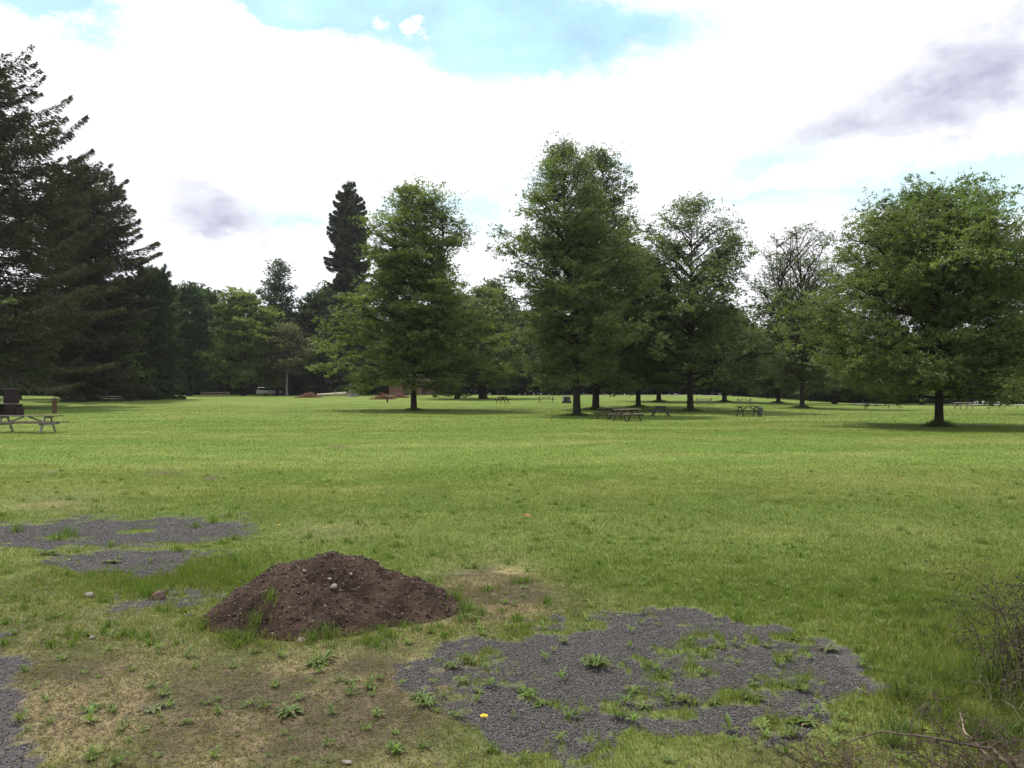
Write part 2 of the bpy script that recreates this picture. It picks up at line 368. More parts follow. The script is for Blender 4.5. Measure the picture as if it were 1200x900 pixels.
# pebbles in the soil heap and in the bare ground about it
x, y = sample_box(1500, MC[0] - 1.15, MC[0] + 1.15, MC[1] - .95, MC[1] + 1); k = mound_h(x, y) > .01
tag(stones('pebbles', x[k], y[k], top_z, .0075, (.19, .15, .125), .6, .35), 'small pale pebbles and clods in the soil heap', 'pebbles', kind='stuff')
x, y = sample_box(5000, MC[0] - 1.25, MC[0] + 1.25, MC[1] - 1, MC[1] + 1.1); k = mound_h(x, y) > .0
tag(stones('clods', x[k], y[k], top_z, .011, (.040, .026, .022), .5, .3), 'crumbs of dark soil lying all over the heap', 'soil', kind='stuff')
x, y = sample_box(5000, -3.6, .3, 3.3, 6.3); g, d, i_, m_ = masks(x, y); k = (rng.uniform(size=len(x)) < d * .5) & (mound_h(x, y) < 0)
tag(stones('litter', x[k], y[k], ground_z, .007, (.13, .10, .08), .6, .2), 'scattered grit and crumbs on the dry bare ground', 'ground litter', kind='stuff')

def rock(px, row, w, mat, label, on=None, flat=.7):
    p = place(px, row)
    if on:
        # walk the sight line until it meets the heap
        u = (px - 600) / F; yy = np.arange(5.2, 7.5, .005); zz = HC - (row - YH) / F * yy
        hit = np.argmax(zz <= top_z(u * yy, yy)); p = Vector((u * yy[hit], yy[hit], float(top_z(np.array([u * yy[hit]]), np.array([yy[hit]]))[0])))
    import bmesh
    bm = bmesh.new(); bmesh.ops.create_icosphere(bm, subdivisions=3, radius=1)
    r0 = random.random() * 50
    for v_ in bm.verts:
        c = v_.co.copy(); n = float(fbm(np.array([c.x * 1.3 + r0]), np.array([c.y * 1.3 + c.z * 1.7]), 5, 2)[0])
        v_.co = Vector((c.x * w * .5, c.y * w * .42, c.z * w * .5 * flat)) * (.72 + .55 * n)
    me = bpy.data.meshes.new('rock'); bm.to_mesh(me); bm.free()
    me.polygons.foreach_set('use_smooth', [True] * len(me.polygons)); me.materials.append(mat)
    o = bpy.data.objects.new('rock', me); C.objects.link(o)
    o.location = p + Vector((0, 0, w * .13)); o.rotation_euler = (random.uniform(-.3, .3), random.uniform(-.3, .3), random.uniform(0, 6))
    tag(o, label, 'rock'); return o
rock(188, 700, .105, M_rockbrown, 'round brown rock in the weeds left of the soil heap', flat=.95)
rock(107, 699, .085, M_rock, 'pale rock, larger of two side by side left of the soil heap')
rock(124, 704, .055, M_rock, 'small pale rock, right of the larger pale rock left of the soil heap')
rock(392, 688, .055, M_rock, 'pinkish pale rock in the middle of the soil heap', on=1)
rock(387, 679, .035, M_rock, 'small pale rock just above the pinkish rock on the soil heap', on=1)
rock(283, 683, .045, M_rock, 'pale rock on the left shoulder of the soil heap', on=1)
rock(412, 673, .032, M_rock, 'small grey rock right of centre on the soil heap upper slope', on=1)
rock(357, 669, .035, M_rock, 'small pale rock near the left crest of the soil heap', on=1)
rock(418, 737, .07, M_rock, 'greyish pink rock at the front foot of the soil heap')
rock(331, 745, .07, M_rock, 'flat grey rock in grass before the soil heap, left of the two', flat=.4)
rock(354, 751, .075, M_rock, 'flat grey rock in grass before the soil heap, right of the two', flat=.4)
rock(110, 748, .05, M_rock, 'small pale rock lying alone in dry grass at left')
rock(408, 893, .05, M_rock, 'flat pale stone half sunk in dry turf at bottom', flat=.4)
rock(452, 738, .03, M_rockbrown, 'small brown stone by the front right foot of the heap')

# ------------------------------------------------------------------ grass
def blades(x, y, h, w, col, seg2=False, zf=top_z, lean=.45):
    n = len(x); z = zf(x, y) - .004
    a = rng.uniform(0, 6.283, n); b_ = rng.uniform(0, 6.283, n)
    ln = h * rng.uniform(.05, lean * 2, n)
    wx, wy = np.cos(a) * w / 2, np.sin(a) * w / 2
    tx, ty = np.cos(b_) * ln, np.sin(b_) * ln
    P = np.stack([x, y, z], -1)
    W = np.stack([wx, wy, 0 * wx], -1); T = np.stack([tx, ty, h], -1)
    if not seg2:
        V = np.stack([P - W, P + W, P + T], 1).reshape(-1, 3)
        Fc = np.arange(n * 3).reshape(-1, 3); c = np.repeat(col, 3, 0)
        return V, [Fc], c
    m = T * np.array([.32, .32, .6])
    V = np.stack([P - W, P + W, P + m + W * .75, P + m - W * .75, P + T * np.array([1, 1, .93])], 1).reshape(-1, 3)
    o = (np.arange(n) * 5)[:, None]
    return V, [o + np.array([[0, 1, 2, 3]]), o + np.array([[3, 2, 4]])], np.repeat(col, 5, 0)
def wedge(n, y0, y1, um=.78):
    y = np.sqrt(rng.uniform(y0 ** 2, y1 ** 2, n)); return rng.uniform(-um, um, n) * y, y
def blade_cols(x, y, dry, var=.25):
    c = lawn_color(x, y); n = len(x)
    c = c * (1 + rng.uniform(-var, var, n))[:, None] * (1 + rng.uniform(-.08, .08, (n, 3)))
    st = rng.uniform(size=n) < (.05 + dry * .34)
    sc_ = np.array([.22, .165, .095]) * rng.uniform(.6, 1.15, n)[:, None]
    yl = rng.uniform(size=n)[:, None] * np.clip(dry, 0, 1)[:, None] * .8
    c = c * (1 - yl * .6) + np.array([.17, .155, .05]) * yl * .6
    return np.where(st[:, None], sc_, c)
def grass_obj(n, y0, y1, hm, wm, seg2, label, um=.78, fi=0, fo=0):
    x, y = wedge(n, y0, y1, um); dens = (sst(y0, y0 + fi, y) if fi else 1) * (1 - sst(y1 - fo, y1, y) if fo else 1); g, dry, isl, mole = masks(x, y); mh = mound_h(x, y) * ((np.abs(x - MC[0]) < 1.35) & (np.abs(y - MC[1]) < 1.3))
    p = (1 - g * .992) * (1 - dry * .62) * (1 - mole * .9)
    p = np.where(mh > .02, .012, p)
    clump = fbm(x * 5, y * 5, 101, 3)
    fin2 = fbm(x * 13, y * 13, 107, 3); p = p * sst(.22, .5, clump + .22 * (1 - dry)) * (1 - dry * sst(.58, .44, fin2) * .9)
    k = rng.uniform(size=n) < p * dens
    x, y, dry, isl, clump, g = x[k], y[k], dry[k], isl[k], clump[k], g[k]
    px, r = prow(x, y)
    tall = 1 + .5 * isl * sst(.35, .6, clump) + 1.1 * np.exp(-(((px - 330) / 130) ** 2 + ((r - 750) / 12) ** 2)) + 1.4 * np.exp(-(((px - 200) / 110) ** 2 + ((r - 680) / 22) ** 2)) \
        + 1.0 * np.exp(-(((px - 550) / 40) ** 2 + ((r - 705) / 25) ** 2)) + .9 * np.exp(-(((px - 1150) / 140) ** 2 + ((r - 790) / 90) ** 2)) + .5 * np.exp(-(((px - 250) / 80) ** 2 + ((r - 655) / 12) ** 2))
    h = hm * rng.uniform(.45, 1.35, len(x)) * tall * (.55 + .9 * clump) * (1 - .35 * dry)
    c = blade_cols(x, y, dry)
    c = c * (1 - .25 * isl[:, None]) + np.array([.075, .13, .03]) * .25 * isl[:, None]
    V, Fc, cc = blades(x, y, h, wm * rng.uniform(.6, 1.4, len(x)), c, seg2, top_z if y0 < 8 else ground_z)
    o = np_obj('grass', V, Fc, M_grass, col=cc); tag(o, label, 'grass', kind='stuff'); return o
grass_obj(480000, 2.9, 9.5, .034, .0042, True, 'thin uneven turf and weeds of the foreground', .86, 0, 3)
grass_obj(560000, 6, 22, .036, .0075, False, 'green lawn beyond the soil heap', .80, 3.5, 9)
grass_obj(420000, 12, 55, .038, .016, False, 'mown lawn of the middle distance', .74, 10, 22)
grass_obj(200000, 32, 110, .045, .045, False, 'mown lawn in the far part of the field', .72, 20, 40)

# thatch: dead fibres lying flat on the dry ground
x, y = sample_box(330000, -4.6, 2.4, 3.0, 7.6); g, d, i_, m_ = masks(x, y); k = (rng.uniform(size=len(x)) < d * .9) & (g < .5) & (mound_h(x, y) < .01)
x, y = x[k], y[k]; n = len(x)
pal = np.array([[.17, .125, .08], [.12, .085, .06], [.085, .060, .052], [.20, .165, .10], [.10, .105, .04], [.09, .12, .03]])
c = pal[rng.integers(0, 6, n)] * rng.uniform(.6, 1.3, n)[:, None]
V, Fc, cc = blades(x, y, rng.uniform(.003, .014, n), .0045 * rng.uniform(.5, 1.3, n), c, False, lambda a, b_: ground_z(a, b_) + .006)
T_ = V.reshape(-1, 3, 3); an = rng.uniform(0, 6.28, n); ln = rng.uniform(.012, .045, n); T_[:, 2, 0] += np.cos(an) * ln; T_[:, 2, 1] += np.sin(an) * ln
tag(np_obj('dead_thatch', T_.reshape(-1, 3), Fc, M_grass, col=cc), 'flattened dead grass fibres on the bare lower left ground', 'thatch', kind='stuff')
# denser tufts and a few seed stalks
def tufts(cs, n, rad, h, w, base, label, lean=.5):
    xs_, ys_, hh = [], [], []
    for (cx, cy, s) in cs:
        m = int(n * s); a = rng.uniform(0, 6.28, m); rr = np.abs(rng.normal(0, rad * s, m))
        xs_.append(cx + rr * np.cos(a)); ys_.append(cy + rr * np.sin(a)); hh.append(h * s * rng.uniform(.5, 1.2, m) * np.exp(-rr / (rad * s * 3)))
    x = np.concatenate(xs_); y = np.concatenate(ys_); hh = np.concatenate(hh)
    c = np.array(base) * rng.uniform(.7, 1.3, len(x))[:, None] * (1 + rng.uniform(-.1, .1, (len(x), 3)))
    V, Fc, cc = blades(x, y, hh, w * rng.uniform(.6, 1.4, len(x)), c, True, top_z, lean)
    o = np_obj('grass_tufts', V, Fc, M_grass, col=cc); tag(o, label, 'grass', kind='stuff')
cs = []
for (a, b_, s) in [(175,698,1.5),(165,690,1.2),(285,668,1.2),(275,660,1.1),(300,700,.9),(318,735,.9),(300,742,1.0),(270,748,.8),(385,748,1.1),(430,752,.8),(538,708,1.1),(548,716,1),(540,728,.7),(505,742,.7),
                   (490,738,.7),(365,752,.9),(290,752,.9),(240,735,.8),(150,745,.9),(125,705,.8),(70,632,1.1),(80,628,1.4),(20,622,1.1),(210,645,.8),(250,612,.8),(230,618,.9),(275,632,.8),(130,640,.7),(460,748,.8)]:
    p = place(a, b_); cs.append((p.x, p.y, s))
tufts(cs, 90, .07, .12, .0045, (.11, .165, .035), 'taller tufts of bright grass around the soil heap')
cs = []
for k in range(90):
    p = place(random.uniform(1040, 1290), random.uniform(700, 880)); cs.append((p.x, p.y, random.uniform(.5, 1.1)))
tufts(cs, 60, .07, .16, .005, (.085, .12, .03), 'long soft grass under the bramble at right', .8)
cs = []
for k in range(420):
    q = place(random.uniform(-80, 1280), random.uniform(545, 760)); g, d, i_, m_ = masks(np.array([q.x]), np.array([q.y]))
    if g[0] < .3 and mound_h(np.array([q.x]), np.array([q.y]))[0] < -.0: cs.append((q.x, q.y, random.uniform(.35, .75)))
tufts(cs, 55, .09, .13, .007, (.10, .16, .03), 'slightly taller dark green clumps scattered in the lawn', .6)

# ------------------------------------------------------------------ broad-leaved weeds (rosettes)
def rosette_mesh(seed, n=15, ln=.11, wd=.020, up=.30, base=(.115, .165, .038)):
    r = np.random.default_rng(seed); V, Q, Cc = [], [], []
    for i in range(n):
        a = i * 2.399 + r.uniform(-.3, .3); l = ln * r.uniform(.55, 1.15); u = up * r.uniform(.4, 1.5); w = wd * r.uniform(.7, 1.2)
        d = np.array([math.cos(a), math.sin(a), 0]); s = np.array([-math.sin(a), math.cos(a), 0])
        k0 = len(V); c = np.array(base) * r.uniform(.7, 1.35) * (1 + r.uniform(-.08, .08, 3))
        for j, t in enumerate((0, .3, .55, .8, 1)):
            wj = w * (.25, .65, 1, .75, .06)[j] * .5; zz = l * (u * math.sin(t * 2.4) * .8) + .004
            ctr = d * l * t * (1 - .15 * t)
            V += [ctr - s * wj + [0, 0, zz + wj * .35], ctr + [0, 0, zz], ctr + s * wj + [0, 0, zz + wj * .35]]; Cc += [c, c * .85, c]
        for j in range(4):
            q = k0 + j * 3; Q += [(q, q + 1, q + 4, q + 3), (q + 1, q + 2, q + 5, q + 4)]
    return np.array(V), np.array(Q), np.array(Cc)
ros = []
for sd, kw in enumerate([dict(n=22), dict(n=30, ln=.115, up=.4, wd=.017), dict(n=16, ln=.09, wd=.024, up=.15), dict(n=34, ln=.075, up=.9, wd=.008), dict(n=26, ln=.10, up=.3, wd=.020, base=(.10, .145, .04)), dict(n=44, ln=.06, up=.6, wd=.010, base=(.15, .19, .045)),
                          dict(n=20, ln=.10, up=.25, wd=.022, base=(.15, .17, .08)), dict(n=38, ln=.09, up=.8, wd=.009, base=(.10, .16, .03))]):
    parts = [rosette_mesh(sd * 9 + 5, **kw)]
    for q_ in range(sd % 3):                                   # clumps of two or three crowns
        k2 = dict(kw); k2['n'] = kw['n'] // 2; k2['ln'] = kw.get('ln', .11) * random.uniform(.5, .8); v, q, c = rosette_mesh(sd * 9 + 6 + q_, **k2); parts.append((v + [random.uniform(-.07, .07), random.uniform(-.06, .06), 0], q, c))
    off, V_, Q_, C_ = 0, [], [], []
    for v, q, c in parts: V_.append(v); Q_.append(q + off); C_.append(c); off += len(v)
    C_ = np.concatenate(C_); dead = rng.uniform(size=len(C_) // 15) < .12
    for k, d_ in enumerate(dead):
        if d_: C_[k * 15:k * 15 + 15] = np.array([.22, .17, .10]) * rng.uniform(.6, 1.1)
    o = np_obj('leafy_weed', np.concatenate(V_), np.concatenate(Q_), M_leaf, col=C_); ros.append(o.data); bpy.data.objects.remove(o)
WD = [(532,782,1,1.25,'leafy green weed on the left part of the gravel patch'),
 (545,775,3,1.0,'upright weed beside the leafy one on the left part of the gravel'),
 (500,826,1,1.3,'bright green weed at the left edge of the gravel patch'),
 (495,818,0,1.0,'smaller weed just above the bright one at the gravel left edge'),
 (560,808,2,1.0,'low weed in the left grass island of the gravel patch'),
 (612,808,0,1.1,'weed at the right end of the left grass island'),
 (634,822,2,.8,'flat little weed right of the left grass island on gravel'),
 (660,752,1,1.2,'green weed at the upper edge of the gravel patch, left of centre'),
 (699,780,1,1.2,'lone round tuft of weed in the middle of the gravel'),
 (757,779,3,1.3,'upright grassy weed near the centre of the gravel'),
 (741,807,0,1.25,'bushy weed at the very centre of the gravel patch'),
 (722,840,3,.9,'small weed low in the gravel centre'),
 (752,826,0,1.0,'weed left of the row of weeds across the gravel'),
 (800,822,1,1.2,'leafy weed in the middle of the row across the gravel'),
 (835,822,0,1.1,'leafy weed at the right end of the row across the gravel'),
 (820,762,1,1.2,'weed in the upper grass island of the gravel patch'),
 (843,758,2,.9,'flat weed at the right of the upper grass island'),
 (897,757,2,.9,'thin flat weed on the upper right of the gravel'),
 (922,772,3,.9,'tiny upright tuft alone on the right of the gravel'),
 (915,803,1,1.6,'big spreading weed on the right half of the gravel'),
 (938,808,1,1.2,'weed touching the big spreading one at its right'),
 (880,818,0,1.1,'weed below left of the big spreading weed on gravel'),
 (928,748,0,1.1,'weed on the upper right rim of the gravel patch'),
 (968,760,2,1.2,'broad weed on the right rim of the gravel patch'),
 (1008,778,1,1.1,'weed at the far right tip of the gravel patch'),
 (900,843,1,1.3,'leafy weed on the lower right rim of the gravel'),
 (945,846,2,1.3,'silvery flat weed on the lower right rim of the gravel'),
 (925,862,1,1.2,'bright weed in grass just below the gravel right end'),
 (380,775,1,1.2,'bright weed in dry grass in front of the soil heap'),
 (300,765,3,1.1,'grassy weed in front left of the soil heap'),
 (412,798,0,1.0,'pale green weed in dry turf, right of the bright one'),
 (180,832,2,1.2,'green weed in the dry turf of the lower left'),
 (108,832,1,1.1,'leafy weed in dry turf near the path'),
 (340,835,0,1.1,'weed in dry turf left of the gravel patch'),
 (270,828,2,.9,'small greyish weed in the middle of the dry turf'),
 (180,806,0,.9,'yellow green weed in the dry turf at left'),
 (130,658,2,1.3,'dark broad weed on the thin gravel at left'),
 (242,640,0,1.1,'small weed on the thin gravel just behind left of the heap'),
 (55,650,1,1.2,'weed at the left of the thin gravel')]
for wi, (a, b_, k, s, lab) in enumerate(WD):
    k = (k + 4 * (wi % 2)) % 8; s *= (.75, 1.15, .9, 1.3, .65)[wi % 5]
    p = place(a, b_); o = bpy.data.objects.new('leafy_weed', ros[k]); C.objects.link(o)
    o.location = (p.x, p.y, p.z - .004); o.scale = (s * .72,) * 3; o.rotation_euler = (0, 0, random.uniform(0, 6.28))
    tag(o, lab, 'weed', 'leafy weeds on gravel and bare turf')
# uncounted small weeds of the same sort in the grass islands
V, Q, Cc, off = [], [], [], 0
bank = [rosette_mesh(s_ + 30, n=10, ln=.055, wd=.012, up=.7) for s_ in range(6)]
for k in range(900):
    a, b_ = random.uniform(-20, 1100), random.uniform(605, 895); p = place(a, b_)
    g, d, i_, m_ = masks(np.array([p.x]), np.array([p.y]))
    if random.random() > .22 + .7 * i_[0] + .12 * (g[0] < .2): continue
    if mound_h(np.array([p.x]), np.array([p.y]))[0] > 0: continue
    v, q, c = bank[k % 6]; an = random.uniform(0, 6.28); s_ = random.uniform(.5, 1.3)
    R = np.array([[math.cos(an), -math.sin(an), 0], [math.sin(an), math.cos(an), 0], [0, 0, 1]])
    V.append(v @ R.T * s_ + np.array(p)); Q.append(q + off); Cc.append(c * random.uniform(.8, 1.3)); off += len(v)
tag(np_obj('ground_cover', np.concatenate(V), np.concatenate(Q), M_leaf, col=np.concatenate(Cc)), 'small low weeds scattered over gravel and turf', 'weeds', kind='stuff')
# dandelion flowers
def flower(px, row, lab, s=1.0):
    p = place(px, row); t = empty('dandelion', p); m = MB(); m.tube([(0, 0, 0), (.004, 0, .05 * s), (.006, .003, .085 * s)], [.002] * 3, 5); m.build('stem', M_stem, t)
    m = MB()
    for ring, (n, l, u) in enumerate(((16, .016, .15), (12, .011, .5), (8, .006, 1.0))):
        for i in range(n):
            a = 6.283 * i / n + ring * .3; d = Vector((math.cos(a), math.sin(a), u)).normalized() * l * s; c = Vector((.006, .003, .085 * s)); sd = Vector((-math.sin(a), math.cos(a), 0)) * .0022 * s
            k = len(m.v); m.v += [tuple(c - sd * .4), tuple(c + sd * .4), tuple(c + d + sd), tuple(c + d - sd)]; m.f.append((k, k + 1, k + 2, k + 3))
    m.build('flower_head', M_petal, t); tag(t, lab, 'flower'); return t
M_stem = noisy('stem_green', (.06, .1, .03), (.09, .13, .04), 30, .6, 0)
flower(566, 862, 'yellow dandelion in bloom at the lower left edge of the gravel', 1.2)
flower(327, 626, 'yellow dandelion in the lawn behind the soil heap', 1.3)
p = place(614, 608); m = MB()
pts = [(0, 0, .03), (.03, .02, .045), (.07, .01, .04), (.09, -.02, .05)]
for i in range(3):
    a, b2 = Vector(pts[i]), Vector(pts[i + 1]); k = len(m.v); w1, w2 = (.005, .03, .03, .004)[i], (.005, .03, .03, .004)[i + 1]
    m.v += [tuple(a + Vector((0, -w1, .01))), tuple(a), tuple(a + Vector((0, w1, .012))), tuple(b2 + Vector((0, -w2, .01))), tuple(b2), tuple(b2 + Vector((0, w2, .012)))]
    m.f += [(k, k + 1, k + 4, k + 3), (k + 1, k + 2, k + 5, k + 4)]
o = m.build('fallen_leaf', M_orangeleaf); o.location = p; tag(o, 'single curled orange leaf lying on the open lawn', 'leaf')

# ------------------------------------------------------------------ brambles and dead sticks
def bramble(base, n, reach, height, seed, leaves, r0=.004, leafcol=(.05, .042, .032), sides=3, upright=.5):
    rr = random.Random(seed); m = MB(); lv = []; ly = []
    for i in range(n):
        a = rr.uniform(0, 6.283); d = Vector((math.cos(a), math.sin(a), 0)); L_ = reach * rr.uniform(.5, 1.15); H_ = height * rr.uniform(.4, 1.15)
        st = Vector((rr.gauss(0, reach * .25), rr.gauss(0, reach * .25), 0)); st.z = gz(base[0] + st.x, base[1] + st.y) - base[2] - .01
        pts = []; bend = rr.uniform(-.5, .5)
        for j in range(9):
            t = j / 8; an = bend * t * 2; dd = Vector((d.x * math.cos(an) - d.y * math.sin(an), d.x * math.sin(an) + d.y * math.cos(an), 0))
            pts.append(st + dd * L_ * t ** (1 + upright) + Vector((rr.gauss(0, .008), rr.gauss(0, .008), H_ * math.sin(min(t * 2.1, 2.4)))) )
        m.tube(pts, [r0 * (1.1 - .85 * j / 8) for j in range(9)], sides, False)
        for b_ in range(rr.randint(3, 7)):
            j = rr.randint(2, 7); q = pts[j]; d2 = Vector((rr.gauss(0, 1), rr.gauss(0, 1), rr.gauss(.25, .7))).normalized() * L_ * rr.uniform(.12, .4)
            pp = [q, q + d2 * .5 + Vector((0, 0, .015)), q + d2]; m.tube(pp, [r0 * .45, r0 * .35, r0 * .2], 3, False); ly += [pp[1], pp[2]]
        ly += pts[3:]
    for i in range(leaves):
        p_ = rr.choice(ly); lv.append(p_ + Vector((rr.gauss(0, .02), rr.gauss(0, .02), rr.gauss(-.005, .02))))
    lv = np.array([tuple(q) for q in lv]) if lv else np.zeros((0, 3))
    return m, lv
def leaf_cards(P, a, w, col, var=.3, zb=.6, r=rng):
    n = len(P); N = r.normal(size=(n, 3)); N[:, 2] = np.abs(N[:, 2]) + zb; N /= np.linalg.norm(N, axis=1)[:, None]
    T = np.cross(N, r.normal(size=(n, 3))); T /= np.linalg.norm(T, axis=1)[:, None]; B = np.cross(N, T)
    a = (a * r.uniform(.6, 1.3, n))[:, None]; w = w * a
    V = np.stack([P - T * a, P + B * w, P + T * a, P - B * w], 1).reshape(-1, 3)
    c = np.array(col) * (1 + r.uniform(-var, var, n))[:, None] * (1 + r.uniform(-.08, .08, (n, 3)))
    return V, np.arange(n * 4).reshape(-1, 4), np.repeat(c, 4, 0)
def bramble_thing(name, loc, n, reach, height, seed, leaves, label, cat, mat=None, leafcol=(.05, .04, .032), la=.016, r0=.004, upright=.5):
    base = (loc[0], loc[1], gz(loc[0], loc[1])); t = empty(name, base)
    m, lv = bramble(base, n, reach, height, seed, leaves, r0, upright=upright)
    m.build('stems', mat or M_twig, t)
    if len(lv):
        V, Q, Cc = leaf_cards(lv, la, .5, leafcol, .4, .1); np_obj('leaves', V, Q, M_leaf, t, col=Cc)
    tag(t, label, cat); return t
bramble_thing('bramble_bush', (3.0, 4.45), 95, .58, .60, 3, 3000, 'tangled bramble with thin bare stems and dark curled leaves at right edge', 'bush', leafcol=(.05, .048, .03), la=.010, r0=.0032)
bramble_thing('grey_stalks', (2.8, 4.1), 36, .34, .42, 13, 300, 'bunch of thin grey dry stalks at the foot of the bramble', 'dry stalks', mat=M_woodgrey, la=.012, r0=.0022)
bramble_thing('brush_pile', (2.05, 3.50), 55, .48, .20, 5, 420, 'low pile of dead reddish brown twigs at the bottom edge, lower right', 'brush', leafcol=(.09, .06, .045), la=.014, r0=.0035, upright=.1)
bramble_thing('brush_pile', (1.40, 3.58), 26, .36, .08, 6, 260, 'thin flat scatter of dead twigs left of the larger twig pile', 'brush', leafcol=(.10, .07, .05), la=.012, r0=.0028, upright=.0)
def stick(pts, rads, name, label, mat):
    """pts: (px,row,height above ground)"""
    P = []
    for a, b_, h_ in pts:
        u = (a - 600) / F; y_ = (HC - h_) * F / (b_ - YH); P.append(Vector((u * y_, y_, h_ + gz(u * y_, y_))))
    m = MB(); Q = []; R_ = []
    for i in range(len(P) - 1):
        for k in range(5):
            t = k / 5; Q.append(P[i].lerp(P[i + 1], t) + Vector((random.gauss(0, .002), random.gauss(0, .002), random.gauss(0, .002)))); R_.append(rads[i] * (1 - t) + rads[i + 1] * t)
    Q.append(P[-1]); R_.append(rads[-1]); o_ = Q[0].copy(); m.tube([q - o_ for q in Q], R_, 7)
    for k in range(3, len(Q) - 2, 4):
        d = Vector((random.gauss(0, .05), random.gauss(0, .05), random.uniform(.0, .06))); m.tube([Q[k] - o_, Q[k] - o_ + d * .5, Q[k] - o_ + d], [R_[k] * .5, R_[k] * .35, R_[k] * .15], 4)
    o = m.build(name, mat, smooth=True); o.location = o_; tag(o, label, 'stick')
stick([(1160, 874, .10), (1172, 888, .06), (1196, 903, .02)], [.010, .009, .007], 'broken_stick', 'short thick pale broken stick lying at the bottom right corner', M_stick)
stick([(985, 868, .01), (1030, 853, .13), (1085, 860, .15), (1158, 874, .11)], [.003, .004, .005, .007], 'dead_branch', 'long arching dead branch over the lower right twig pile', M_deadbranch)
stick([(1123, 832, .06), (1128, 855, .08), (1158, 884, .05)], [.004, .005, .005], 'dead_branch', 'thin pale branch rising toward the lawn beside the twig pile', M_stick)
stick([(1002, 806, .012), (1018, 814, .012)], [.004, .003], 'dead_branch', 'short pale twig lying at the right tip of the gravel', M_stick)

# ------------------------------------------------------------------ trees
def tubes_np(paths, k):
    """paths: list of (points (n,3), radii (n,)) -> V, quads"""
    V, Q, off = [], [], 0
    an = np.arange(k) * 2 * np.pi / k; ca, sa = np.cos(an), np.sin(an)
    for P, R in paths:
        n = len(P); T = np.gradient(P, axis=0); T /= (np.linalg.norm(T, axis=1)[:, None] + 1e-9)
        up = np.where(np.abs(T[:, 2:3]) > .75, np.array([[1., 0, 0]]), np.array([[0, 0, 1.]]))
        A = np.cross(T, up); A /= (np.linalg.norm(A, axis=1)[:, None] + 1e-9); B = np.cross(T, A)
        v = P[:, None, :] + (A[:, None, :] * ca[None, :, None] + B[:, None, :] * sa[None, :, None]) * R[:, None, None]
        V.append(v.reshape(-1, 3)); I = np.arange(n * k).reshape(n, k) + off
        J = np.roll(I, -1, axis=1); Q.append(np.stack([I[:-1], J[:-1], J[1:], I[1:]], -1).reshape(-1, 4)); off += n * k
    return np.concatenate(V), np.concatenate(Q)
def join(parts):
    V, Q, off = [], [], 0
    for v, q in parts: V.append(v); Q.append(q + off); off += len(v)
    return np.concatenate(V), np.concatenate(Q)

